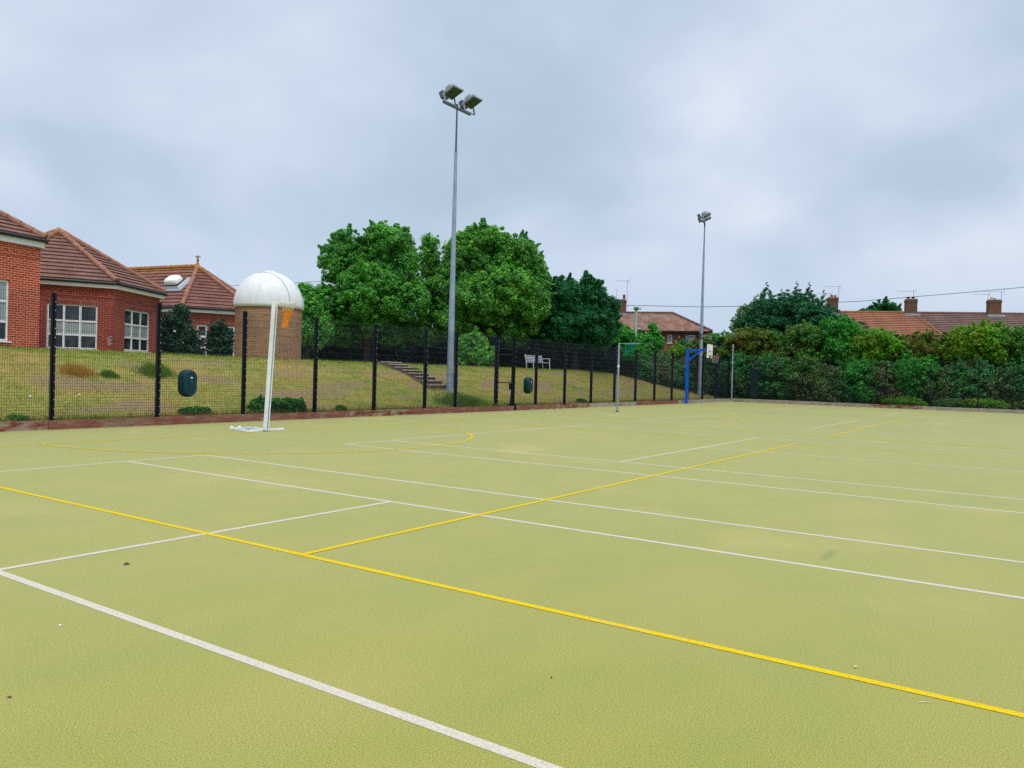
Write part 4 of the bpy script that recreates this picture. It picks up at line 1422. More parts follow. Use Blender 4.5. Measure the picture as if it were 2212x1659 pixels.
def pavilion(name, label, c, Rr, a0, zb, ze, zt, brick, roofm, wins, fascia=0.26, over=0.2, group=None):
    """six-sided brick pavilion with a pyramid roof; wins: {face: [(rect, cols, rows, panes, depth, soldier)]}"""
    t = thing(name, label, "building", (c[0], c[1], zb), group)
    E_ = hexagon(c, Rr, a0)
    Wl = hexagon(c, Rr - over / math.cos(R(30)), a0)
    mb = MB()
    wl_ = []
    for k in range(6):
        A, B = Wl[k], Wl[(k + 1) % 6]
        L = float(np.linalg.norm(B - A))
        e = (B - A) / L
        wl_.append((A, e, L))
        wall_face(mb, A, e, L, zb - 0.4, ze - 0.05, [w[0] for w in wins.get(k, [])])
    mb.build("wall", M[brick], t)
    mb = MB()
    for k in range(6):                                    # a dentil course under the eaves
        A, e, L = wl_[k]
        n = np.cross(e, Z3)
        for z_, p_ in ((ze - fascia - 0.20, 0.022), (ze - fascia - 0.35, 0.022)):
            A_, B_ = A + n * p_ * 0.5, A + e * L + n * p_ * 0.5
            q = (A_ + B_) / 2
            mb.obox((q[0], q[1], z_), e * (L / 2 + 0.012), n * p_ * 0.5, Z3 * 0.036)
        m = int(L / 0.3)
        for i in range(m):
            q = A + e * (i + 0.5) * L / m + n * 0.016
            mb.obox((q[0], q[1], ze - fascia - 0.275), e * 0.075, n * 0.015, Z3 * 0.037)
    mb.build("brick_pattern", M[brick], t)
    apex = np.array((c[0], c[1], zt))
    mb = MB()
    for k in range(6):
        A, B = E_[k] + Z3 * ze, E_[(k + 1) % 6] + Z3 * ze
        roof_face(mb, [A, B, apex])
    rf = mb.build("roof", M[roofm], t)
    mb = MB()
    for k in range(6):
        hip_line(mb, E_[k] + Z3 * (ze + 0.05), apex + Z3 * 0.05)
    mb.tube([apex - Z3 * 0.1, apex + Z3 * 0.16], [0.2, 0.05], 10)
    mb.build("hip_tile", M["hip_tile"], rf)
    mb = MB()
    mg = MB()
    ms_ = MB()
    for k in range(6):
        A, B = E_[k], E_[(k + 1) % 6]
        e = (B - A) / np.linalg.norm(B - A)
        n = np.cross(e, Z3)
        A2, B2 = A - n * 0.02, B - n * 0.02
        mb.poly([A2 + Z3 * (ze - fascia), B2 + Z3 * (ze - fascia), B2 + Z3 * (ze - 0.02), A2 + Z3 * (ze - 0.02)])
        W0, W1 = Wl[k] - n * 0.05, Wl[(k + 1) % 6] - n * 0.05
        ms_.poly([A2 + Z3 * (ze - fascia), W0 + Z3 * (ze - fascia), W1 + Z3 * (ze - fascia), B2 + Z3 * (ze - fascia)])
        mg.tube([A + n * 0.045 + Z3 * (ze - 0.065), B + n * 0.045 + Z3 * (ze - 0.065)], 0.062, 8)
    fo = mb.build("fascia", M["white_paint"], t)
    ms_.build("soffit", M["white_paint"], fo)
    mg.build("gutter", M["black_gutter"], t)
    for k, L in wins.items():
        A, e, _ = wl_[k]
        for rect, cols, rows, panes, depth, soldier in L:
            window(t, A, e, rect, cols, rows, panes, depth, soldier=soldier)
    return t, wl_


# middle pavilion
pc, pR, pa = (8.95, 23.70), 4.27, -146.8
Wl = hexagon(pc, pR - 0.2 / math.cos(R(30)), pa)


def wall_of(Wl, k):
    A, B = Wl[k], Wl[(k + 1) % 6]
    return A, (B - A) / np.linalg.norm(B - A)


A, e = wall_of(Wl, 0)
u0, z1 = uz(101.6, 654, A, e)
u1, _ = uz(211, 661, A, e)
_, z0 = uz(156, 753.8, A, e)
w1 = ((u0, u1, z0, z1), (0.335, 0.655), (0.32, 0.63), lambda i, j: "blind" if i == 1 or (i == 0 and j == 3) else "glass", 0.05, "soldier")
A, e = wall_of(Wl, 1)
u0, z1 = uz(270.3, 667, A, e)
u1, _ = uz(324.6, 673.7, A, e)
_, z0 = uz(297, 759, A, e)
w2_ = ((u0, u1, z0, z1), (0.32, 0.66), (0.32, 0.64), lambda i, j: "blind" if i == 1 else "glass", 0.05, "soldier")
pav, pav_w = pavilion("school_pavilion", "six-sided brick pavilion with pointed brown tiled roof and two white gridded windows", pc, pR, pa, 1.88, 4.8, 7.16, "brick_red",
                      "roof_school", {0: [w1], 1: [w2_]})
mb = MB()                                             # pale worn patch on the brickwork
A, e, L = pav_w[1]
n = np.cross(e, Z3)
for k in range(16):
    u, z = uz(232 + rr.uniform(0, 14), 730 + k * 0.9 + rr.uniform(-3, 3), *wall_of(Wl, 0))
    A0, e0 = wall_of(Wl, 0)
    if u > pav_w[0][2] - 0.05:
        u -= 0.1
    n0 = np.cross(e0, Z3)
    q = A0 + e0 * u + n0 * 0.004
    s_ = rr.uniform(0.02, 0.06)
    mb.poly([q + Z3 * z - e0 * s_, q + Z3 * (z - s_ * 0.5), q + Z3 * z + e0 * s_, q + Z3 * (z + s_ * 0.5)])
mb.build("worn_patch_stain", M["concrete"], pav)

# nearest pavilion, mostly outside the picture
ec = np.array((4.78, 15.90))
hx, hy = ec - np.array((3.24, 15.50))
ee = np.array((hx, hy)) / math.hypot(hx, hy)
LR = 5.4
nin = np.array((-ee[1], ee[0]))
hc_ = ec - ee * LR / 2 + nin * LR * math.cos(R(30))
ang = math.degrees(math.atan2(*(ec - ee * LR - hc_)[::-1]))
Wl2 = hexagon(hc_, LR - 0.13 / math.cos(R(30)), ang)
A, e = wall_of(Wl2, 0)
u1, z1 = uz(21.2, 606, A, e)
_, z0 = uz(15, 737, A, e)
w3 = ((u1 - 1.25, u1, z0, z1), (0.5,), (0.32, 0.655), lambda i, j: "blind" if i >= 1 else "glass", 0.05, None)
pavilion("school_hall", "tall orange-red brick school building cut off by the picture edge", hc_, LR, ang, 1.9, 5.58, 8.35, "brick_orange", "roof_school",
         {0: [w3]}, 0.30, 0.13)

# chapel-like hall behind, with hipped end
D_, E2 = np.array((17.5, 27.77, 0)), np.array((21.05, 26.17, 0))
ap = np.array((20.34, 30.64, 7.45))
ax_ = np.array((-0.17, 0.985, 0))
ax_ /= np.linalg.norm(ax_)
ze = 4.8
hall = thing("school_hall", "long brick hall with hipped tiled roof, white roof light and cross finial", "building", (20, 31, 1.9))
D2 = D_ + ax_ * 15
F_ = E2 + np.array((3.1, 2.5, 0))
F2 = F_ + ax_ * 15
ap2 = ap + ax_ * 15
ring_e = [D2, D_, E2, F_, F2]
mb = MB()
inn = []
cen = np.array((20.8, 34, 0))
for q in ring_e:
    d = cen - q
    d[2] = 0
    if q is D2 or q is F2:
        d = np.array((1.0, 0, 0)) * (1 if q is D2 else -1)
    inn.append(q + d / np.linalg.norm(d) * 0.3)
hall_w = []
for k in range(4):
    A, B = inn[k], inn[k + 1]
    L = float(np.linalg.norm(B - A))
    hall_w.append((A, (B - A) / L, L))
wins = {}
A, e, L = hall_w[1]
u0, z1 = uz(425.5, 701, A, e)
u1, _ = uz(448.5, 703, A, e)
hz1 = (u0 - 0.0, u1, 1.98, z1)
u2, _ = uz(484, 703, A, e)
hz2 = (u2, min(u2 + 1.5, L - 0.3), 1.98, z1)
wins[1] = [hz1, hz2]
A, e, L = hall_w[0]
u3, z3 = uz(346, 707, A, e)
u4, _ = uz(374, 707, A, e)
u3, u4 = sorted((u3, u4))
for k in range(4):
    A, e, L = hall_w[k]
    wall_face(mb, A, e, L, 1.5, ze - 0.05, wins.get(k, []))
A, B = inn[4], inn[0]
wall_face(mb, A, (B - A) / np.linalg.norm(B - A), float(np.linalg.norm(B - A)), 1.5, ze - 0.05)
mb.build("wall", M["brick_red"], hall)
A, e, L = hall_w[1]
window(hall, A, e, hz1, (), (0.30, 0.645), None, 0.05, 0.09, True, "soldier")
window(hall, A, e, hz2, (0.5,), (0.30, 0.645), None, 0.05, 0.09, True, "soldier")
mb = MB()
roof_face(mb, [D2 + Z3 * ze, D_ + Z3 * ze, ap, ap2], 0.36)
roof_face(mb, [D_ + Z3 * ze, E2 + Z3 * ze, ap], 0.36)
roof_face(mb, [E2 + Z3 * ze, F_ + Z3 * ze, ap], 0.36)
roof_face(mb, [F_ + Z3 * ze, F2 + Z3 * ze, ap2, ap], 0.36)
hroof = mb.build("roof", M["roof_hall"], hall)
mb = MB()
for q in (D_, E2, F_):
    hip_line(mb, q + Z3 * (ze + 0.05), ap + Z3 * 0.05, 0.14)
hip_line(mb, ap + Z3 * 0.06, ap2 + Z3 * 0.06, 0.14)
mb.build("hip_tile", M["hip_tile"], hroof)
mb, mg = MB(), MB()
for k in range(4):
    A, B = ring_e[k], ring_e[k + 1]
    e = (B - A) / np.linalg.norm(B - A)
    n = np.cross(e, Z3)
    A2, B2 = A - n * 0.02, B - n * 0.02
    mb.poly([A2 + Z3 * (ze - 0.3), B2 + Z3 * (ze - 0.3), B2 + Z3 * (ze - 0.02), A2 + Z3 * (ze - 0.02)])
    mb.poly([A2 + Z3 * (ze - 0.3), inn[k] + Z3 * (ze - 0.3), inn[k + 1] + Z3 * (ze - 0.3), B2 + Z3 * (ze - 0.3)])
    mg.tube([A + n * 0.05 + Z3 * (ze - 0.07), B + n * 0.05 + Z3 * (ze - 0.07)], 0.075, 8)
mb.build("fascia", M["white_paint"], hall)
mg.build("gutter", M["black_gutter"], hall)
mb = MB()
fb = ap + Z3 * 0.1
mb.tube([fb, fb + Z3 * 0.25, fb + Z3 * 0.62], [0.12, 0.05, 0.04], 8)
mb.tube([fb + Z3 * 0.3, fb + Z3 * 0.36], [0.09, 0.09], 8)
mb.bar(fb + Z3 * 0.52 + np.array((-0.09, 0.13, 0)), fb + Z3 * 0.52 + np.array((0.09, -0.13, 0)), 0.06, 0.06)
mb.build("cross_finial", M["hip_tile"], hroof)
# roof light: measured on the long slope
n_ = np.cross(D_ + Z3 * ze - (D2 + Z3 * ze), ap - (D2 + Z3 * ze))
n_ /= np.linalg.norm(n_)
if n_[2] < 0:
    n_ = -n_
rc = on_plane(380.5, 617, D_ + Z3 * ze, n_)
tt = np.cross(Z3, n_)
tt /= np.linalg.norm(tt)
sl = np.cross(n_, tt)
mb = MB()
mb.obox(rc + n_ * 0.07, tt * 0.95, sl * 0.72, n_ * 0.03)
mb.build("roof_light_flashing", M["lead"], hroof)
mb = MB()
mb.obox(rc + n_ * 0.16, tt * 0.64, sl * 0.45, n_ * 0.06)
rows = []
for k in range(7):
    a = k / 6 * math.pi / 2
    s_ = math.cos(a) ** 0.3
    row = []
    for j in range(20):
        th = 2 * math.pi * j / 20
        q = 1.0 / max(abs(math.cos(th)), abs(math.sin(th))) ** 0.8
        row.append(rc + n_ * (0.27 + 0.30 * math.sin(a)) + tt * (0.52 * s_ * q * math.cos(th)) + sl * (0.37 * s_ * q * math.sin(th)))
    rows.append(row)
mb.grid(rows, 0, True)
mb.poly(rows[0])
mb.poly(rows[-1])
mb.build("roof_light", M["board_white"], hroof)
mb = MB()
mb.obox(rc + n_ * 0.245, tt * 0.62, sl * 0.44, n_ * 0.026)
mb.build("roof_light_seal", M["black_gutter"], hroof)

# round brick tower with a white dome
tc_ = at(580, 720, 34.2)
tc_[2] = 1.86
TR = 1.40
tw = thing("dome_tower", "round brown brick tower capped with a weathered white dome", "observatory", tc_)
mb = MB()
n = 48
zs_ = (1.4, 4.18)
rows = [[np.array((tc_[0] + TR * math.cos(2 * math.pi * k / n), tc_[1] + TR * math.sin(2 * math.pi * k / n), z)) for k in range(n)] for z in zs_]
mb.grid(rows, 0, True, True, lambda a, b: (b * 2 * math.pi * TR / n, zs_[a]))
mb.build("wall", M["brick_brown"], tw)
mb = MB()
DR, zd = 1.475, 4.10
prof = [(DR - 0.06, zd - 0.02), (DR, zd - 0.02), (DR, zd + 0.12)]
hh = 1.47
for k in range(1, 17):
    a = k / 16 * math.pi / 2
    prof.append((DR * math.cos(a), zd + 0.12 + hh * math.sin(a)))
prof[-1] = (0.015, zd + 0.12 + hh)
n = 64
rows = [[np.array((tc_[0] + r_ * math.cos(2 * math.pi * k / n), tc_[1] + r_ * math.sin(2 * math.pi * k / n), z)) for k in range(n)] for r_, z in prof]
mb.grid(rows, 0, True)
dm = mb.build("dome", M["dome"], tw)


def on_dome(x_, y_):
    """point of the dome above plan offset (x_, y_) in the shutter's own axes"""
    rr_ = min(1.0, math.hypot(x_, y_) / DR)
    return zd + 0.12 + hh * math.sqrt(max(0.0, 1 - rr_ * rr_))


view = np.array((tc_[0] - CAM[0], tc_[1] - CAM[1]))
view /= np.linalg.norm(view)
rgt = np.array((view[1], -view[0]))
fdir = rgt * 0.80 - view * 0.60                      # the shutter runs down towards this side
sdir = np.array((-fdir[1], fdir[0]))
mb = MB()
for off in (-0.46, 0.46):
    pts = []
    for k in range(30):
        f_ = -0.25 + (math.sqrt(DR * DR - off * off) + 0.24) * k / 29
        f_ = min(f_, math.sqrt(DR * DR - off * off) - 0.002)
        z = on_dome(f_, off)
        q = fdir * f_ + sdir * off
        pts.append(np.array((tc_[0] + q[0] * 1.004, tc_[1] + q[1] * 1.004, z + 0.004)))
    pts.append(np.array((pts[-1][0], pts[-1][1], zd)))
    mb.tube(pts, 0.013, 6)
mb.build("shutter_seam", M["lead"], dm)
mb = MB()
for k in range(8):
    a = 2 * math.pi * (k + 0.3) / 8
    d = np.array((math.cos(a), math.sin(a)))
    if d @ fdir > 0.72:
        continue
    pts = [np.array((tc_[0] + d[0] * r_ * 1.001, tc_[1] + d[1] * r_ * 1.001, z)) for r_, z in prof[2:-2]]
    mb.tube(pts, 0.006, 5)
mb.build("panel_seam", M["white_paint"], dm)
mb = MB()
mb.tube([(tc_[0], tc_[1], zd + 0.1 + hh), (tc_[0], tc_[1], zd + 0.165 + hh)], [0.26, 0.20], 16)
mb.build("top_cap", M["dome"], dm)


def aerial(parent, base, hgt, boom, dirv, elems=6, el=0.32, mastr=0.016):
    b = np.array(base, float)
    d = np.array(dirv, float)
    d /= np.linalg.norm(d)
    s = np.cross(d, Z3)
    mb = MB()
    top = b + Z3 * hgt
    mb.tube([b, top], mastr, 6)
    if boom:
        mb.tube([top - Z3 * 0.05 - d * 0.15, top - Z3 * 0.05 + d * boom], 0.013, 5)
        for k in range(elems):
            q = top - Z3 * 0.05 + d * (boom * (k + 0.3) / elems)
            mb.tube([q - s * el, q + s * el], 0.008, 4)
        q = top - Z3 * 0.05 - d * 0.12
        for a in (-1, 1):
            mb.tube([q + a * Z3 * 0.22 - d * 0.15, q + d * 0.02], 0.008, 4)
            mb.tube([q + a * Z3 * 0.22 - d * 0.15 + s * el, q + a * Z3 * 0.22 - d * 0.15 - s * el], 0.008, 4)
    return mb.build("aerial", M["galv_dark"], parent)


def chimney(roof, c, sx, sy, z0, z1, pots, potm="terracotta", ex=np.array((1.0, 0, 0)), brick="brick_chimney"):
    ey = np.cross(Z3, ex)
    c = np.array((c[0], c[1], 0.0))
    mb = MB()
    mb.obox(c + Z3 * (z0 + z1) / 2, ex * sx / 2, ey * sy / 2, Z3 * (z1 - z0) / 2)
    mb.obox(c + Z3 * (z1 - 0.17), ex * (sx / 2 + 0.035), ey * (sy / 2 + 0.035), Z3 * 0.075)
    ch = mb.build("chimney", M[brick], roof)
    mb = MB()
    mb.obox(c + Z3 * (z1 + 0.03), ex * (sx / 2 - 0.02), ey * (sy / 2 - 0.02), Z3 * 0.03)
    mb.build("mortar_cap", M["concrete"], ch)
    for k, (o, r_, h_, m) in enumerate(pots):
        mb = MB()
        q = c + ex * o + Z3 * (z1 + 0.05)
        mb.tube([q, q + Z3 * h_ * 0.8, q + Z3 * h_ * 0.82, q + Z3 * h_], [r_, r_ * 0.85, r_, r_ * 0.98], 10)
        mb.build("chimney_pot", M[m], ch)
    return ch


# hipped brick house beyond the trees
HD = 70.0
hr = at(1453, 676, HD)
he = np.array((0.34, -0.94, 0.0))                  # facade direction
hn = np.cross(he, Z3)                              # out of the facade, towards the court
if hn @ (CAM - hr) < 0:
    hn = -hn
zr, zev = 7.35, 5.62
hw = 2.75                                          # half depth of the house
ridge1 = np.array((hr[0], hr[1], 0))
hL = 12.0
e1 = ridge1 + he * 3.45 + hn * hw                  # eaves corner
e0 = e1 - he * (hL + 3.4)
b1, b0 = e1 - hn * 2 * hw, e0 - hn * 2 * hw
ridge0 = ridge1 - he * hL
house = thing("brick_house", "hipped roof brick house with chimney and yellow alarm box behind the bushes", "house", ((e0 + b1) / 2)[:2].tolist() + [0.2])
chx = ridge1 - he * ((1453 - 1368.5) / F_PX * HD / 0.83 / 0.92)
mb = MB()
inset = 0.42
f1, f0 = e1 - he * inset - hn * inset, e0 - hn * inset
k1, k0 = b1 - he * inset + hn * inset, b0 + hn * inset
L = float(np.linalg.norm(f1 - f0))
O_ = f0
# wall runs so that e x up points outwards
wl_e = he if np.cross(he, Z3) @ hn > 0 else -he
O_ = f0 if wl_e @ he > 0 else f1


def house_uz(px_, py_):
    return uz(px_, py_, O_, wl_e)


ua, za = house_uz(1442, 723)
ub, _ = house_uz(1452.5, 723)
_, zb_ = house_uz(1447, 741)
ua, ub = sorted((ua, ub))
hw1 = (ua, ub, zb_, za)
uc, zc1 = house_uz(1481.5, 723.5)
ud, _ = house_uz(1502, 723.5)
_, zc0 = house_uz(1492, 742)
uc, ud = sorted((uc, ud))
hw2 = (uc, ud, zc0, zc1)
ug, zg1 = house_uz(1400, 728)
hw3 = (ug - 0.6, ug + 0.6, zb_ - 0.1, za)
wall_face(mb, O_, wl_e, L, -0.2, zev - 0.1, [hw1, hw2, hw3])
for (P0, P1) in ((f1, k1), (k1, k0), (k0, f0)):
    dd = (P1 - P0) / np.linalg.norm(P1 - P0)
    wall_face(mb, P0, dd, float(np.linalg.norm(P1 - P0)), -0.2, zev - 0.1)
mb.build("wall", M["brick_house"], house)
window(house, O_, wl_e, hw1, (), (), lambda i, j: "blind", 0.05, 0.07)
window(house, O_, wl_e, hw2, (), (0.55,), lambda i, j: "blind", 0.05, 0.08)
window(house, O_, wl_e, hw3, (0.5,), (), None, 0.05, 0.07)
mb = MB()
cut = chx - he * 0.3
roof_face(mb, [cut + hn * hw + Z3 * zev, e1 + Z3 * zev, ridge1 + Z3 * zr, cut + Z3 * zr], 0.19, 0.03)
roof_face(mb, [e1 + Z3 * zev, b1 + Z3 * zev, ridge1 + Z3 * zr], 0.19, 0.03)
roof_face(mb, [b1 + Z3 * zev, b0 + Z3 * zev, ridge0 + Z3 * zr, ridge1 + Z3 * zr], 0.3, 0.03)
hroof2 = mb.build("roof", M["roof_house"], house)
mb = MB()
roof_face(mb, [e0 + Z3 * zev, cut + hn * hw + Z3 * zev, cut + Z3 * zr, ridge0 + Z3 * zr], 0.29, 0.05)
mb.build("lichen_roof_slope", M["roof_lichen"], hroof2)
mb = MB()
hip_line(mb, e1 + Z3 * (zev + 0.05), ridge1 + Z3 * (zr + 0.04), 0.11)
hip_line(mb, b1 + Z3 * (zev + 0.05), ridge1 + Z3 * (zr + 0.04), 0.11)
hip_line(mb, ridge1 + Z3 * (zr + 0.04), ridge0 + Z3 * (zr + 0.04), 0.11)
mb.build("ridge_tile", M["roof_brown"], hroof2)
mb = MB()
mb.bar(e0 + hn * 0.05 + Z3 * (zev - 0.09), e1 + hn * 0.05 + Z3 * (zev - 0.09), 0.1, 0.11)
mb.bar(e1 + he * 0.05 + Z3 * (zev - 0.09), b1 + he * 0.05 + Z3 * (zev - 0.09), 0.1, 0.11)
mb.build("gutter", M["black_gutter"], house)
mb = MB()
mb.poly([e0 + Z3 * (zev - 0.13), f0 + Z3 * (zev - 0.13), f1 + Z3 * (zev - 0.13), e1 + Z3 * (zev - 0.13)])
mb.poly([e1 + Z3 * (zev - 0.13), f1 + Z3 * (zev - 0.13), k1 + Z3 * (zev - 0.13), b1 + Z3 * (zev - 0.13)])
mb.build("soffit", M["black_gutter"], house)
ch = chimney(hroof2, chx, 0.80, 0.62, 6.6, zr + 1.18, [(0.22, 0.13, 0.42, "terracotta")], ex=he / np.linalg.norm(he))
mb = MB()
mb.obox(chx + hn * 0.34 + Z3 * (zr - 0.18), he * 0.62, hn * 0.14, Z3 * 0.12)
mb.build("flashing", M["lead"], ch)
aerial(hroof2, (chx[0] + he[0] * 0.5, chx[1] + he[1] * 0.5, zr + 0.2), 2.75, 1.0, -he, 7, 0.16)
aerial(hroof2, (chx[0] - he[0] * 0.48, chx[1] - he[1] * 0.48, zr + 0.1), 2.05, 0.0, -he)
mb = MB()
ua, za = house_uz(1465, 724.5)
ub, zb_ = house_uz(1469.5, 731)
q = O_ + wl_e * (ua + ub) / 2 + hn * 0.05
mb.obox((q[0], q[1], (za + zb_) / 2), wl_e * abs(ub - ua) / 2, hn * 0.05, Z3 * abs(za - zb_) / 2)
mb.build("alarm_box", M["yellow_box"], house, 0.01)
mb = MB()
ua, za = house_uz(1485.5, 719)
q = O_ + wl_e * ua + hn * 0.06
mb.tube([(q[0], q[1], 0), (q[0], q[1], zev - 0.1)], 0.04, 6)
mb.build("downpipe", M["galv"], house)
mb = MB()
q = e1 - he * 0.9 - hn * 1.0
mb.tube([q + Z3 * (zev + 0.2), q + Z3 * (zev + 0.95)], 0.05, 8)
mb.build("vent_pipe", M["galv"], hroof2)

# terrace row behind the hedge
TD = 73.0
r0, r1 = at(1795, 675, TD + 1.0), at(2212, 675, TD - 2.0)
te = r1 - r0
te[2] = 0
te /= np.linalg.norm(te)
tn = np.cross(te, Z3)
if tn @ (CAM - r0) < 0:
    tn = -tn
zr, zev, thw = 8.22, 5.95, 3.6


def ridge_at(px_):
    P = on_plane(px_, 675, (r0[0], r0[1], 0), tn)
    return np.array((P[0], P[1], 0))


ra, rb, rc_ = ridge_at(1770), ridge_at(1968), ridge_at(2270)
ter = thing("terraced_house_row", "row of terraced brick houses, orange roof joining a grey-brown roof with three chimneys", "houses", (ra + rc_) / 2 + Z3 * 0.1)
mb = MB()
skew = te * 1.55
for sgn in (1, -1):
    s = tn * thw * sgn
    roof_face(mb, [ra + s + Z3 * zev, rb + s + skew + Z3 * zev, rb + Z3 * zr, ra + Z3 * zr], 0.34, 0.05)
troof = mb.build("roof", M["roof_orange"], ter)
mb = MB()
for sgn in (1, -1):
    s = tn * thw * sgn
    roof_face(mb, [rb + s + skew + Z3 * zev, rc_ + s + Z3 * zev, rc_ + Z3 * zr, rb + Z3 * zr], 0.34, 0.05)
troof2 = mb.build("roof", M["roof_brown"], ter)
troof["label"] = "orange tiled roof slope"
troof2["label"] = "grey-brown tiled roof slope"
mb = MB()
hip_line(mb, rb + tn * thw + skew + Z3 * (zev + 0.03), rb + Z3 * (zr + 0.03), 0.12)
hip_line(mb, ra + Z3 * (zr + 0.02), rb + Z3 * (zr + 0.02), 0.11)
mb.build("hip_tile", M["roof_orange"], troof)
mb = MB()
hip_line(mb, rb + Z3 * (zr + 0.02), rc_ + Z3 * (zr + 0.02), 0.11)
mb.build("ridge_tile", M["roof_brown"], troof2)
mb = MB()
for sgn in (1, -1):
    A, B = ra + tn * (thw - 0.35) * sgn, rc_ + tn * (thw - 0.35) * sgn
    if sgn < 0:
        A, B = B, A
    dd = (B - A) / np.linalg.norm(B - A)
    if np.cross(dd, Z3) @ (tn * sgn) < 0:
        A, B, dd = B, A, -dd
    holes = []
    LL = float(np.linalg.norm(B - A))
    if sgn > 0:
        O_t, e_t = A, dd
        uu_ = 1.6
        while uu_ < LL - 2.4:
            holes.append((uu_, uu_ + 1.3, 3.9, 5.2))
            uu_ += 4.1
        th = holes
    wall_face(mb, A, dd, LL, -0.2, zev - 0.05, holes)
for P in (ra, rc_):
    for sg in (1,):
        A, B = P + tn * (thw - 0.35), P - tn * (thw - 0.35)
        mb.poly([A - Z3 * 0.2, B - Z3 * 0.2, B + Z3 * zev, P + Z3 * (zr - 0.15), A + Z3 * zev])
mb.build("wall", M["brick_house"], ter)
for h_ in th:
    window(ter, O_t, e_t, h_, (0.5,), (0.65,), None, 0.05, 0.07, False)
mb = MB()
mb.bar(ra + tn * (thw + 0.05) + Z3 * (zev - 0.07), rc_ + tn * (thw + 0.05) + Z3 * (zev - 0.07), 0.1, 0.12)
mb.build("gutter", M["black_gutter"], ter)
for i, (pxc, wch, pots) in enumerate(((1798, 0.86, [(-0.1, 0.12, 0.22, "terracotta"), (0.2, 0.12, 0.2, "terracotta")]),
                                      (1967, 0.92, [(-0.24, 0.15, 0.2, "black"), (0.18, 0.15, 0.2, "black")]),
                                      (2146.5, 1.0, [(-0.2, 0.13, 0.2, "straw"), (0.05, 0.11, 0.16, "concrete")]))):
    P = ridge_at(pxc)
    c = chimney(troof if i == 0 else troof2, P, wch, 0.75, zr - 0.9, zr + 1.22 + 0.1 * (i == 0), pots, ex=te)
    mb = MB()
    mb.obox(P + tn * 0.46 + Z3 * (zr - 0.24), te * (wch / 2 + 0.22), tn * 0.2, Z3 * 0.12)
    mb.build("flashing", M["lead"], c)
    if i == 0:
        aerial(c, P + te * 0.5 + Z3 * (zr + 0.9), 1.55, 1.35, -te, 0)
        aerial(c, P - te * 0.25 + Z3 * (zr + 1.3), 0.45, 1.25, -te, 5, 0.1)
    elif i == 1:
        aerial(c, P + te * 0.52 + Z3 * (zr + 0.5), 1.0, 0.0, -te)
        aerial(c, P + te * 0.2 + Z3 * (zr + 1.2), 0.85, 1.4, -te, 7, 0.14)
    else:
        aerial(c, P - te * 0.52 + Z3 * (zr + 0.7), 1.12, 1.25, -te, 6, 0.12)
        aerial(c, P + te * 0.60 + Z3 * (zr + 0.6), 1.45, 1.6, -te, 0)

# overhead wires
def wire(name, label, pts, r=0.012):
    mb = MB()
    mb.tube(pts, r, 6)
    tag(mb.build(name, M["black"]), label, "wire")


wp = [(1180, 654.5), (1333, 659), (1515, 663), (1594, 661.5), (1714, 656.4), (1855, 651), (2054, 634.5), (2212, 620.6), (2420, 600)]
P0, P1 = at(1180, 654.5, 62), at(2420, 600, 58)
nn = np.cross(P1 - P0, Z3)
wire("overhead_wire", "black telephone wire sagging across in front of the houses", [on_plane(a, b, P0, nn) for a, b in wp], 0.022)
wp = [(470, 619), (505, 617), (637, 610.7), (686, 608), (760, 604)]
P0, P1 = at(470, 619, 64), at(760, 604, 60)
nn = np.cross(P1 - P0, Z3)
wire("overhead_wire", "short stretch of thin wire showing behind the white dome", [on_plane(a, b, P0, nn) for a, b in wp], 0.016)

# camera pole among the bushes
cpb = at(1372.5, 735, 57)
cz = at(1374, 667, 57)
pole = thing("camera_pole", "pale green pole with a round security camera in front of the house", "camera pole", (cpb[0], cpb[1], 0.2))
mb = MB()
mb.tube([(cpb[0], cpb[1], 0.1), (cpb[0], cpb[1], cz[2])], [0.11, 0.09], 10)
mb.build("pole", M["pale_green"], pole)
mb = MB()
q = np.array((cpb[0], cpb[1], cz[2]))
rows = []
for k in range(7):
    a = -math.pi / 2 + math.pi * k / 6
    rows.append([q + np.array((0.22 * math.cos(a) * math.cos(j * math.pi / 6), 0.22 * math.cos(a) * math.sin(j * math.pi / 6), 0.05 + 0.2 * math.sin(a))) for j in range(12)])
mb.grid(rows, 0, True)
mb.bar(q - RT * 0.02, q + RT * 0.34 + Z3 * 0.0, 0.14, 0.16)
mb.build("camera_head", M["pale_green"], pole)
mb = MB()
mb.tube([q - FW * 0.19 + Z3 * 0.02, q - FW * 0.24 + Z3 * 0.02], 0.08, 10)
mb.build("lens", M["black"], pole)

# grey close-boarded fence behind the bank shrubs
fa, fb2 = at(1325, 770, 60), at(1475, 774, 62)
fa[2] = fb2[2] = 0
fd = (fb2 - fa) / np.linalg.norm(fb2 - fa)
fL = float(np.linalg.norm(fb2 - fa))
ztop = at(1400, 756, 61)[2]
tf = thing("timber_fence", "weathered grey timber fence behind the dark bushes below the house", "fence", (fa + fb2) / 2)
mb = MB()
k = 0
u = 0.0
while u < fL:
    q = fa + fd * (u + 0.07)
    jz = rr.uniform(-0.03, 0.02)
    mb.obox((q[0], q[1], ztop / 2 + jz / 2), fd * 0.068, np.cross(fd, Z3) * (0.012 + 0.006 * (k % 2)), Z3 * (ztop / 2 + jz / 2))
    u += 0.145
    k += 1
mb.build("plank", M["weathered_timber"], tf)
for i in range(4):
    mb = MB()
    q = fa + fd * (fL * i / 3) - np.cross(fd, Z3) * 0.08
    mb.box(q[0] - 0.05, q[0] + 0.05, q[1] - 0.05, q[1] + 0.05, 0, ztop + 0.08)
    mb.build("post", M["weathered_timber"], tf)

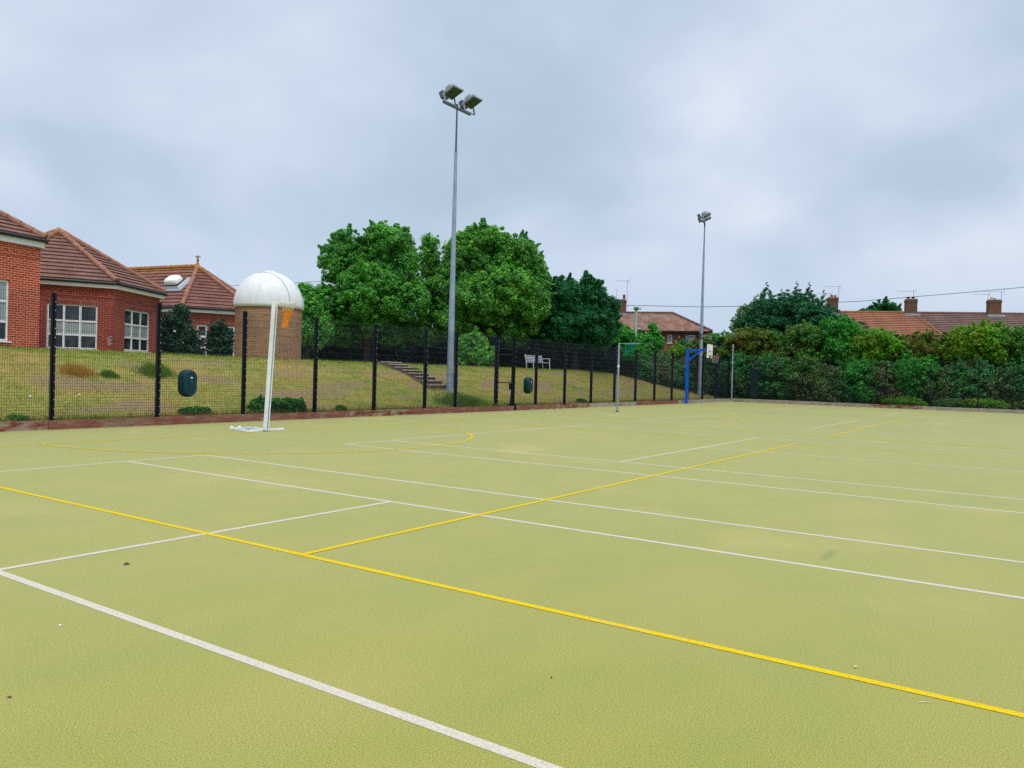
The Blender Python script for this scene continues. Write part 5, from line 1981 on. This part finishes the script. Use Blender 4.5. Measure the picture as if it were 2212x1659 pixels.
# ------------------------------------------------------------------ trees, bushes and weeds
def leaf_mesh(name, C, Rc, per, size, rng, mat, parent, up=0.75, droop=0.0, aspect=0.55, squash=0.85, shell=2.4, spray=None, power=2.4):
    """leaf-sized faces gathered in clumps: C centres (n,3), Rc radii (n,), per leaves each"""
    C, Rc = np.asarray(C, float), np.asarray(Rc, float)
    cnt = np.maximum(6, (per * np.clip((Rc / np.median(Rc)) ** power, 0.05, 1.8))).astype(int)
    n = int(cnt.sum())
    c = np.repeat(C, cnt, 0)
    r = np.repeat(Rc, cnt)
    d = rng.normal(size=(n, 3))
    d /= np.linalg.norm(d, axis=1)[:, None]
    rad = r * rng.random(n) ** (1 / shell)
    P = c + d * rad[:, None] * np.array([1, 1, squash])
    nrm = d * 0.75 + np.array([0, 0, up]) + rng.normal(size=(n, 3)) * 0.5
    nrm /= np.linalg.norm(nrm, axis=1)[:, None]
    a = rng.normal(size=(n, 3))
    if spray is not None:
        a = a * 0.35 + np.asarray(spray) + d * np.array([1.0, 1.0, 0.2])
    a[:, 2] -= droop
    t = a - (a * nrm).sum(1)[:, None] * nrm
    t /= np.linalg.norm(t, axis=1)[:, None] + 1e-9
    b = np.cross(nrm, t)
    L = size * (0.5 + 1.0 * rng.random(n))
    Wd = L * aspect
    p0 = P - t * (L / 2)[:, None]
    p2 = P + t * (L / 2)[:, None]
    fold = nrm * (Wd * 0.18)[:, None]
    p1 = P + b * (Wd / 2)[:, None] + fold - t * (L * 0.06)[:, None]
    p3 = P - b * (Wd / 2)[:, None] + fold - t * (L * 0.06)[:, None]
    V = np.stack([p0, p1, p2, p3], 1).reshape(-1, 3)
    return np_mesh(name, V, np.arange(4 * n).reshape(-1, 4), mat, parent)


def lobe_clumps(lobes, rng, dens=1.0, rc=0.55, zmin=None, inner=0.25, fill=0.6, shoots=0.12):
    """clump centres spread near the skin of each ellipsoid lobe (c, (rx, ry, rz))"""
    C, Q = [], []
    for c, rad in lobes:
        rx, ry, rz = rad
        area = 4 * math.pi * ((((rx * ry) ** 1.6 + (rx * rz) ** 1.6 + (ry * rz) ** 1.6) / 3) ** (1 / 1.6))
        m = max(6, int(area / (rc * rc * math.pi) * 1.25 * dens))
        d = rng.normal(size=(m, 3))
        d /= np.linalg.norm(d, axis=1)[:, None]
        k = 0.78 + 0.24 * rng.random(m)
        inn_ = rng.random(m) < inner
        k[inn_] = 0.3 + 0.45 * rng.random(inn_.sum())
        rr_ = rc * (0.6 + 0.75 * rng.random(m))
        shrink = np.maximum(0.2, 1 - rr_[:, None] * fill / np.array([rx, ry, rz]))
        P = np.array(c) + d * k[:, None] * np.array([rx, ry, rz]) * shrink
        C.append(P)
        Q.append(rr_)
        ms = int(m * 0.8)                                  # small outlying sprays make the outline uneven
        d = rng.normal(size=(ms, 3)) + np.array([0, 0, 0.35])
        d /= np.linalg.norm(d, axis=1)[:, None]
        C.append(np.array(c) + d * (0.92 + 0.12 * rng.random(ms) ** 1.5)[:, None] * np.array([rx, ry, rz]))
        Q.append(rc * (0.18 + 0.25 * rng.random(ms)))
        mt = int(m * shoots)                          # stray shoots above the outline
        d = rng.normal(size=(mt, 3)) + np.array([0, 0, 1.3])
        d /= np.linalg.norm(d, axis=1)[:, None]
        f = 0.88 + 0.10 * rng.random(mt)
        for g_ in range(4):
            C.append(np.array(c) + d * f[:, None] * np.array([rx, ry, rz]) + d * (rc * 0.28 * g_))
            Q.append(np.full(mt, rc * (0.34 - 0.06 * g_)))
    C, Q = np.concatenate(C), np.concatenate(Q)
    if zmin is not None:
        keep = C[:, 2] > zmin
        C, Q = C[keep], Q[keep]
    return C, Q


def px_lobes(L, D, depth=1.0):
    """lobes measured in the picture grid (x, y, rx, ry) placed at depth D, with a real thickness"""
    out = []
    for q in L:
        x, y, rx, ry = q[:4]
        dd = D + (q[4] if len(q) > 4 else 0)
        c = at(x, y, dd)
        s = dd / F_PX
        rx_, rz_ = rx * s, ry * s
        rm = depth * (rx_ * 0.7 + min(rz_, rx_ * 1.2) * 0.3)
        out.append((c, ((rx_ + rm) / 2, (rx_ + rm) / 2, rz_)))
    return out


def trunk_mesh(base, lobes, r0, rng, parent, name="trunk"):
    mb = MB()
    top = max(c[2] for c, _ in lobes)
    cen = np.mean([c for c, _ in lobes], 0)
    base = np.array(base, float)
    fork = base + (cen - base) * np.array([0.25, 0.25, 0]) + Z3 * (top - base[2]) * 0.22
    mb.tube([base - Z3 * 0.2, base + Z3 * 0.15, (base + fork) / 2 + rng.normal(size=3) * 0.05, fork], [r0 * 1.35, r0 * 1.05, r0 * 0.9, r0 * 0.75], 10)
    for c, rad in lobes:
        end = np.array(c) + Z3 * rad[2] * 0.35
        if end[2] < fork[2] + 0.3:
            continue
        m1 = fork + (end - fork) * 0.4 + rng.normal(size=3) * 0.15 + Z3 * 0.15
        mb.tube([fork - Z3 * 0.2, m1, end], [r0 * 0.55, r0 * 0.36, r0 * 0.10], 7)
        for _ in range(4):
            d = rng.normal(size=3)
            d /= np.linalg.norm(d)
            s0 = fork + (m1 - fork) * 1.0 + (end - m1) * (0.1 + 0.6 * rng.random())
            mb.tube([s0, s0 + d * np.array(rad) * 0.45 + Z3 * 0.1, s0 + d * np.array(rad) * 0.8], [r0 * 0.16, r0 * 0.09, r0 * 0.04], 5)
    return mb.build(name, M["bark"], parent)


def tree(name, label, L, D, mat, seed, size=0.2, per=95, rc=0.6, trunk=0.22, dens=1.0, depth=1.0, basexy=None, zb=None, group=None, cat="tree", inner=0.25, **kw):
    rng = np.random.default_rng(seed)
    lobes = px_lobes(L, D, depth)
    cen = np.mean([c for c, _ in lobes], 0)
    bx, by = (basexy if basexy else (cen[0], cen[1]))
    z = gz(bx, by) if zb is None else zb
    t = thing(name, label, cat, (bx, by, z), group)
    C, Q = lobe_clumps(lobes, rng, dens, rc, z + 0.15, inner)
    leaf_mesh("crown", C, Q, per, size, rng, M[mat], t, **kw)
    trunk_mesh((bx, by, z), lobes, trunk, rng, t)
    return t, lobes


GT = "broadleaf trees behind the grass bank"
tree("broadleaf_tree", "big rounded bright green tree between the white dome and the floodlight mast",
     [(838, 528, 56, 48), (750, 532, 44, 36), (722, 572, 36, 42), (795, 585, 80, 58, 0.8), (868, 580, 38, 60), (716, 655, 56, 44), (805, 645, 90, 46, -0.5), (884, 650, 44, 48, -0.3), (800, 612, 74, 44, -0.7), (790, 700, 100, 40, 1.2), (735, 718, 60, 34, 1.4), (850, 718, 60, 30, 1.4)],
     49, "leaf_bright", 11, 0.145, 165, 0.47, 0.26, dens=1.15, group=GT)
tree("slender_tree", "thin see-through tree in the gap between the two big crowns",
     [(930, 524, 22, 22), (924, 562, 30, 32), (940, 600, 34, 36), (912, 632, 36, 38), (936, 672, 40, 38), (920, 715, 50, 36)], 51, "leaf_mid", 12, 0.135, 75, 0.40, 0.14, dens=1.0, inner=0.15)
tree("broadleaf_tree", "widest and tallest green tree, its crown directly behind the floodlight mast",
     [(1047, 516, 56, 32), (1006, 550, 52, 48), (1116, 548, 46, 42), (1146, 582, 34, 38), (1080, 590, 84, 56, 0.8), (985, 612, 46, 56), (1062, 648, 94, 48, -0.5), (1144, 648, 46, 54, -0.3), (978, 684, 44, 46), (1085, 618, 84, 44, -0.7), (1165, 622, 30, 34, 0.5), (1060, 704, 100, 38, 1.2), (1130, 712, 56, 38, 1.2), (1000, 714, 60, 30, 1.4)],
     50, "leaf_mid", 13, 0.145, 165, 0.47, 0.28, dens=1.15, group=GT)
tree("dark_tree", "dark green bushy tree with a thin top sprig, standing over the bench",
     [(1192, 630, 30, 32), (1218, 640, 48, 42), (1275, 643, 42, 42), (1268, 604, 7, 18), (1312, 666, 26, 30), (1190, 665, 42, 50), (1258, 700, 84, 46), (1306, 706, 34, 38), (1240, 722, 96, 40, 1.0), (1180, 722, 60, 36, 1.2)],
     51, "leaf_dark", 14, 0.14, 160, 0.46, 0.24, dens=1.3, group=GT)
tree("young_tree", "smaller green tree rising beside the white dome of the tower",
     [(660, 632, 16, 24), (668, 668, 30, 36), (678, 712, 40, 42)], 45, "leaf_bright", 15, 0.15, 120, 0.42, 0.12, dens=1.2)
tree("young_tree", "leafy young tree under the big crowns just past the floodlight mast",
     [(1022, 745, 36, 28), (1040, 768, 38, 24), (1000, 775, 26, 20)], 46.5, "leaf_mid", 16, 0.15, 110, 0.40, 0.1)


def bush(label, L, D, mat, seed, size=0.15, per=85, rc=0.38, depth=1.0, zb=None, group=None, name="bush", cat="bush", dens=1.0, flower=None, fl_n=0, fl_size=0.09, **kw):
    rng = np.random.default_rng(seed)
    lobes = px_lobes(L, D, depth) if D is not None else L
    cen = np.mean([c for c, _ in lobes], 0)
    z = gz(cen[0], cen[1]) if zb is None else zb
    t = thing(name, label, cat, (cen[0], cen[1], z), group)
    C, Q = lobe_clumps(lobes, rng, dens, rc, z + 0.02, 0.15, shoots=0.09)
    leaf_mesh("foliage", C, Q, per, size, rng, M[mat], t, **kw)
    mb = MB()
    for c, rad in lobes:
        for _ in range(3):
            a = np.array((cen[0], cen[1], z - 0.1)) + rng.normal(size=3) * np.array((0.15, 0.15, 0))
            e_ = np.array(c) + rng.normal(size=3) * np.array(rad) * 0.3
            mb.tube([a, (a + e_) / 2 + rng.normal(size=3) * 0.1, e_], [0.045, 0.03, 0.012], 5)
    mb.build("stems", M["bark"], t)
    if flower:
        pick = rng.integers(0, len(C), fl_n)
        d = rng.normal(size=(fl_n, 3)) + np.array([-0.6, -0.3, 0.5])
        d /= np.linalg.norm(d, axis=1)[:, None]
        leaf_mesh("blossom", C[pick] + d * Q[pick][:, None] * 0.95, np.full(fl_n, 0.07), 5, fl_size, rng, M[flower], t, aspect=0.9)
    return t


# evergreen shrubs closing the view under the crowns; near-black leaf colour carries the canopy shade
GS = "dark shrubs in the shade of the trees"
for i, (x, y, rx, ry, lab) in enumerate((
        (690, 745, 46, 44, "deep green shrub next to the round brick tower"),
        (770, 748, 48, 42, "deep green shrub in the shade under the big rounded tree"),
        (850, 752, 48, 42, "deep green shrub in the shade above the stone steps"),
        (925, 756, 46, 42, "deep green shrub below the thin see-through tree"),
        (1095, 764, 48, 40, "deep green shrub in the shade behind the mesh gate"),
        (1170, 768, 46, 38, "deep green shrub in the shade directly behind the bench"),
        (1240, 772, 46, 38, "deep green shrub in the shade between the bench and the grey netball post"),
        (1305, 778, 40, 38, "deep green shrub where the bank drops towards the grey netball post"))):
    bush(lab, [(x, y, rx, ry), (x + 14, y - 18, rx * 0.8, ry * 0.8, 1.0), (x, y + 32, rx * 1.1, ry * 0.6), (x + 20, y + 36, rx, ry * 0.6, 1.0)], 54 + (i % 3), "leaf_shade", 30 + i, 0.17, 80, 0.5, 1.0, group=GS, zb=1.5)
# far side of the copse: added backing bushes in the same shade-darkened leaves
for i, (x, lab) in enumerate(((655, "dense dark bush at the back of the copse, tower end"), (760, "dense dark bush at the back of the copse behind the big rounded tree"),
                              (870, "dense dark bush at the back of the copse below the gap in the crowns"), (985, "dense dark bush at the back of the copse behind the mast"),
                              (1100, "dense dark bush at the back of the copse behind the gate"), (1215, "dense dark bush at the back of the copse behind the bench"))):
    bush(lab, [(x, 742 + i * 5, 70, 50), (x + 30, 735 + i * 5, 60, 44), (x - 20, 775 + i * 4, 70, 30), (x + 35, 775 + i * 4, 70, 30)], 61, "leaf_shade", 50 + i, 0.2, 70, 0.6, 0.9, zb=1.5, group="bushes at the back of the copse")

# bushes around the house
bush("fresh green bush spilling out beside the dark tree, next to the camera pole", [(1348, 732, 28, 28), (1362, 757, 34, 28)], 54, "leaf_green", 60, 0.17)
bush("leafy shrub with white flowers in front of the brick house wall", [(1385, 738, 22, 24), (1408, 722, 12, 26), (1418, 742, 16, 20), (1400, 765, 28, 22)], 58, "leaf_green", 61, 0.2, flower="elder", fl_n=60)
bush("small dark round bush under the house window", [(1476, 742, 9, 10)], 62, "leaf_dark", 62, 0.14, rc=0.25)
bush("yellow-green bush below the yellow alarm box", [(1462, 762, 22, 18), (1445, 772, 18, 14)], 58, "leaf_lime", 63, 0.16)
bush("olive blossoming bush behind the blue goal arm", [(1500, 752, 18, 18), (1524, 742, 13, 20), (1510, 770, 22, 16)], 57, "leaf_hawthorn", 64, 0.15, flower="blossom", fl_n=50)
bush("dark green bush rising behind the white backboard", [(1552, 736, 20, 18), (1575, 742, 20, 24)], 63, "leaf_green", 65, 0.16)
bush("orange-tinged blossoming bush right behind the hoop", [(1553, 768, 18, 18), (1572, 775, 14, 22)], 61.5, "leaf_hawthorn", 66, 0.14, flower="blossom", fl_n=60)
GM = "dark shrubs beyond the dropping bank"
for i, (x, y, rx, ry, m, lab) in enumerate((
        (1350, 792, 28, 26, "leaf_lower", "dark shrub behind the grey netball post"),
        (1388, 797, 28, 28, "leaf_lower", "dark shrub one gap along the fence from the grey netball post"),
        (1425, 800, 28, 30, "leaf_brownish", "brownish dark shrub in front of the grey timber fence"),
        (1462, 808, 28, 30, "leaf_lower", "dark shrub just before the blue goal post"),
        (1500, 812, 26, 34, "leaf_olive", "olive dark shrub at the foot of the second mast"),
        (1535, 815, 24, 38, "leaf_lower", "dark shrub between the second mast and the corner post"),
        (1560, 812, 20, 38, "leaf_olive", "olive dark shrub tight against the corner post"))):
    bush(lab, [(x, y, rx, ry), (x - 8, y + 12, rx, ry * 0.8), (x + 12, y + 16, rx * 0.9, ry * 0.8)], (55, 55, 56, 57, 58.5, 60, 61.5)[i], m, 70 + i, 0.15, 80, 0.4, 0.8, zb=0.1, group=GM)

# tall mixed hedge behind the far fence
def hedge_px(L, X):
    out = []
    for x, y, rx, ry in L:
        c = on_plane(x, y, (X, 0, 0), (1, 0, 0))
        D = float((c - CAM) @ FW)
        s = D / F_PX
        out.append((c, (rx * s * 0.95, rx * s / 0.83, ry * s)))
    return out


HE = [
    ("reddish-brown hawthorn with small pale flowers at the corner post", [(1622, 738, 52, 30), (1600, 768, 42, 34), (1655, 765, 40, 34)], 50.2, "leaf_hawthorn", "blossom", 160),
    ("olive hawthorn dotted with pink-white blossom below the dark conifer", [(1735, 730, 44, 30), (1700, 768, 40, 36), (1760, 765, 36, 34)], 50.4, "leaf_olive", "blossom", 170),
    ("fresh green hedge bush where the conifer meets the orange roof", [(1808, 722, 42, 36), (1830, 755, 46, 38), (1850, 735, 30, 30)], 50.6, "leaf_green", None, 0),
    ("bright yellow-green hedge bush under the orange roof", [(1895, 742, 50, 32), (1880, 770, 50, 30), (1925, 765, 36, 30)], 50.3, "leaf_lime", None, 0),
    ("pinkish blossoming hawthorn below the middle chimney", [(2008, 745, 46, 32), (1990, 775, 42, 32), (2030, 778, 40, 30)], 50.4, "leaf_hawthorn", "blossom", 170),
    ("broad yellow-tipped green bush under the end chimney", [(2118, 735, 62, 36), (2080, 765, 46, 38), (2150, 768, 54, 40)], 50.2, "leaf_lime", None, 0),
    ("olive-green bush at the picture edge under the brown roof", [(2200, 742, 50, 36), (2230, 775, 54, 44)], 50.3, "leaf_olive", "blossom", 60),
]
LO = [
    (1598, 812, 40, 50, "leaf_lower", "dark green lower hedge bush next to the corner post"),
    (1662, 815, 46, 48, "leaf_lower", "dark green lower hedge bush behind the hanging teal sheet"),
    (1730, 812, 42, 48, "leaf_olive", "olive lower hedge bush below the pink-white hawthorn"),
    (1795, 832, 42, 44, "leaf_brownish", "brown-tinted lower hedge bush below the fresh green bush"),
    (1858, 820, 44, 48, "leaf_green", "greener lower hedge bush below the yellow-green bush"),
    (1915, 828, 44, 48, "leaf_brownish", "brown-tinted lower hedge bush before the end of the orange roof"),
    (1972, 810, 46, 50, "leaf_green", "dark ferny lower hedge bush under the blossoming hawthorn"),
    (2034, 838, 46, 44, "leaf_brownish", "brown-tinted lower hedge bush just past the ferny bush"),
    (2098, 825, 48, 50, "leaf_lower", "dark green lower hedge bush under the yellow-tipped bush"),
    (2160, 840, 48, 44, "leaf_brownish", "brown-tinted lower hedge bush near the picture edge"),
    (2220, 825, 48, 54, "leaf_lower", "dark green lower hedge bush cut by the picture edge"),
]
GH = "bushes making up the tall hedge"
for i, (lab, L, X, m, fl, fn) in enumerate(HE):
    bush(lab, hedge_px(L, X), None, m, 100 + i, 0.15, 85, 0.42, zb=0.0, group=GH, flower=fl, fl_n=fn, fl_size=0.05)
for i, (x, y, rx, ry, m, lab) in enumerate(LO):
    bush(lab, hedge_px([(x, y, rx, ry), (x + 12, y + 28, rx * 0.9, ry * 0.55), (x - 14, y + 22, rx * 0.8, ry * 0.6)], 48.9), None, m, 130 + i, 0.14, 80, 0.40, zb=0.0, group=GH,
         flower="blossom" if m == "leaf_olive" else None, fl_n=30, fl_size=0.07)
# the hedge's dark core
rngh = np.random.default_rng(77)
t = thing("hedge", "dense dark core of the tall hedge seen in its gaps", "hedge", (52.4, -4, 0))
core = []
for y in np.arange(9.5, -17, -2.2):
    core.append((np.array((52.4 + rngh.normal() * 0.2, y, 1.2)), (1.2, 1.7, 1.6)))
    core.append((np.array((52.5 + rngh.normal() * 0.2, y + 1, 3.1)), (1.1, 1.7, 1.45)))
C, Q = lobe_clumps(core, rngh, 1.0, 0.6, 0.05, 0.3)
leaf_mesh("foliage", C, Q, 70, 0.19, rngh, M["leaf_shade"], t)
for i, (x, y, lab) in enumerate(((1950, 869, "low yellow-green plant at the foot of the hedge, under the ferny bush"), (2125, 872, "low yellow-green plant at the foot of the hedge, near the picture edge"),
                                 (2060, 873, "low grey-green plant at the foot of the hedge"))):
    bush(lab, hedge_px([(x, y, 34, 11), (x + 20, y + 4, 26, 9)], 47.6), None, "leaf_lime" if i < 2 else "leaf_brownish", 150 + i, 0.11, 70, 0.2, zb=0.0, name="low_plant", cat="plant")

# dark conifer with several pointed leaders
rngc = np.random.default_rng(91)
CD = 60.0
cen = at(1712, 690, CD)
cf = thing("conifer", "broad dark conifer with several pointed tops behind the hedge", "tree", (cen[0], cen[1], 0))
C, Q = [], []
for x, y, w_ in ((1655, 622, 40), (1688, 636, 36), (1722, 620, 42), (1748, 622, 36), (1780, 640, 26), (1632, 652, 30), (1612, 680, 24), (1822, 686, 26), (1845, 700, 20), (1705, 648, 44), (1756, 658, 36)):
    D = CD + rngc.uniform(-1.4, 1.4)
    top = at(x, y, D)
    base = at(x + (1712 - x) * 0.25, 790, D)
    hgt = top[2] - 0.5
    m = int(230 * w_ / 38)
    for k in range(m):
        f = rngc.random() ** 0.85
        z = top[2] - f * hgt * 0.78
        half = (0.05 + (w_ / 36) * 2.3 * min(1.0, f * 1.55) ** 0.9)
        a = rngc.random() * 2 * math.pi
        rr_ = half * (0.55 + 0.45 * rngc.random())
        cx_ = top[0] + (base[0] - top[0]) * f + rr_ * math.cos(a) + 0.35 * max(0, 0.15 - f)
        C.append((cx_, top[1] + (base[1] - top[1]) * f + rr_ * math.sin(a), z - 0.12 * half))
        Q.append(0.10 + 0.34 * min(1, f * 2.6) * (0.7 + 0.6 * rngc.random()))
    lx = rngc.uniform(-0.12, 0.16)
    for k in range(11):                                # pointed tips
        C.append((top[0] + lx * (1 - k / 8) + 0.045 * k * math.cos(k * 2.2), top[1] + 0.045 * k * math.sin(k * 2.2), top[2] + 0.42 - 0.13 * k))
        Q.append(0.05 + 0.022 * k)
cb, qb = lobe_clumps(px_lobes([(1715, 690, 110, 46), (1650, 690, 56, 44), (1782, 702, 56, 36), (1712, 665, 66, 36), (1836, 712, 38, 24), (1612, 705, 36, 30)], CD + 0.8), rngc, 1.2, 0.5, shoots=0.0)
C, Q = list(C) + list(cb), list(Q) + list(qb)
leaf_mesh("crown", C, Q, 70, 0.17, rngc, M["leaf_conifer"], cf, power=1.0, up=0.9, aspect=0.32, squash=0.55, shell=2.0, spray=(0, 0, 0.15))
mb = MB()
for dx in (-2.5, 0, 2.6):
    mb.tube([(cen[0] + RT[0] * dx, cen[1] + RT[1] * dx, -0.1), (cen[0] + RT[0] * dx, cen[1] + RT[1] * dx, 7.6)], [0.2, 0.04], 8)
mb.build("trunk", M["bark"], cf)

tree("willow_tree", "pale yellow-green drooping tree peeping out beside the dark conifer", [(1612, 680, 22, 24), (1596, 702, 16, 26), (1640, 655, 18, 18)], 64, "leaf_willow", 92,
     0.2, 60, 0.4, 0.15, dens=0.9, droop=1.6, aspect=0.25, zb=0.0)
tree("garden_tree", "round garden tree showing above the orange roof", [(1912, 664, 24, 18), (1893, 672, 18, 14), (1930, 674, 16, 14), (1908, 700, 26, 26)], 92, "leaf_dark", 93, 0.26, 70, 0.55, 0.18, zb=0.0)
tree("garden_tree", "small tuft of a tree just above the roof ridge beside the first chimney", [(1861, 676, 12, 11), (1858, 700, 16, 20)], 92, "leaf_dark", 94, 0.26, 60, 0.4, 0.12, zb=0.0)

# shrubs against the hall wall
def wall_bush(label, L, D, mat, seed, **kw):
    return bush(label, L, D, mat, seed, 0.15, 85, 0.36, 0.55, zb=1.9, name="wall_shrub", cat="shrub", **kw)


wall_bush("tall dark climbing shrub reaching the gutter of the hall", [(386, 690, 32, 32), (368, 716, 32, 34), (402, 728, 32, 36), (382, 756, 48, 30), (420, 755, 22, 30)], 38.2, "leaf_wall", 95, flower="elder", fl_n=8)
wall_bush("dark rounded shrub between the two hall windows", [(472, 716, 22, 28), (466, 742, 24, 34), (490, 738, 22, 34), (478, 764, 30, 26)], 38.4, "leaf_wall", 96)

# weeds and tufts along the fence
def weed(label, x, y, w_, h_, seed, mat="leaf_weed", size=0.11, n=3, name="weed_plant"):
    rng = np.random.default_rng(seed)
    z = gz(x, y)
    lobes = [(np.array((x + w_ * (k - (n - 1) / 2) / max(1, n) * 0.9, y + rng.uniform(-0.1, 0.1), z + h_ * 0.42)), (w_ / n * 0.75, 0.22, h_ * (0.4 + 0.2 * rng.random()))) for k in range(n)]
    bush(label, lobes, None, mat, seed, size, 60, 0.13, zb=z, name=name, cat="weed")


weed("leafy dark green weeds at the fence behind the netball post", 7.45, 7.3, 1.9, 0.46, 200, "leaf_weed", 0.12, 5)
weed("low bright weeds at the fence under the first litter bin", 4.75, 7.3, 0.8, 0.2, 201, "leaf_weed", 0.09, 3)
weed("single low weed just past the netball post", 9.95, 7.25, 0.4, 0.16, 202, "leaf_weed", 0.09, 2)
weed("small weed at the foot of the fence post below the gridded window", 0.2, 7.2, 0.3, 0.14, 203, "leaf_weed", 0.06, 2)
weed("little weed at the fence beyond the gate", 26.0, 7.2, 0.5, 0.22, 204, "leaf_weed", 0.1, 2)


def tuft(label, x, y, w_, h_, n, seed, mat="tuft", lean=0.35):
    rng = np.random.default_rng(seed)
    px_ = x + rng.normal(0, w_ / 2.6, n)
    py_ = y + rng.normal(0, w_ / 4.5, n)
    z = ground_z(px_, py_) - 0.01
    hh_ = h_ * (0.5 + 0.5 * rng.random(n)) * np.exp(-((px_ - x) / (w_ * 0.6)) ** 2)
    P = np.stack([px_, py_, z], 1)
    ln = np.stack([rng.normal(0, lean, n), rng.normal(0, lean, n), np.ones(n)], 1) * hh_[:, None]
    a = rng.random(n) * 2 * np.pi
    s = np.stack([np.cos(a), np.sin(a), np.zeros(n)], 1) * 0.011
    V = np.stack([P - s, P + s, P + ln], 1).reshape(-1, 3)
    o = np_mesh("grass_tuft", V, np.arange(3 * n).reshape(-1, 3), M[mat])
    tag(o, label, "grass tuft")


def bank_at(px_, py_):
    """point of the bank under a measured direction (stepping along the sight line)"""
    d = ray(px_, py_)
    for k in range(4000):
        p = CAM + d * (15 + 0.02 * k)
        if p[1] > 6.9 and p[2] <= gz(p[0], p[1]):
            return p
    return p


tuft("long blue-green grass tuft behind the fence right below the floodlight mast", 17.0, 7.6, 1.9, 0.55, 2600, 210)
q = bank_at(337, 808)
tuft("tall green grass tuft near the crest next to the second fence post", q[0], q[1], 0.9, 0.45, 900, 211)
q = bank_at(168, 806)
tuft("dead orange grass tuft on the upper bank below the gridded window", q[0], q[1], 0.7, 0.28, 1100, 212, "tuft_orange")
q = bank_at(900, 806)
tuft("green grass tuft at the side of the stone steps", q[0], q[1], 0.6, 0.3, 900, 213)
q = bank_at(236, 812)
tuft("small green grass tuft in the middle of the bank past the orange one", q[0], q[1], 0.4, 0.2, 900, 214)

# ------------------------------------------------------------------ render settings
scene.render.film_transparent = False
scene.cycles.use_denoising = False
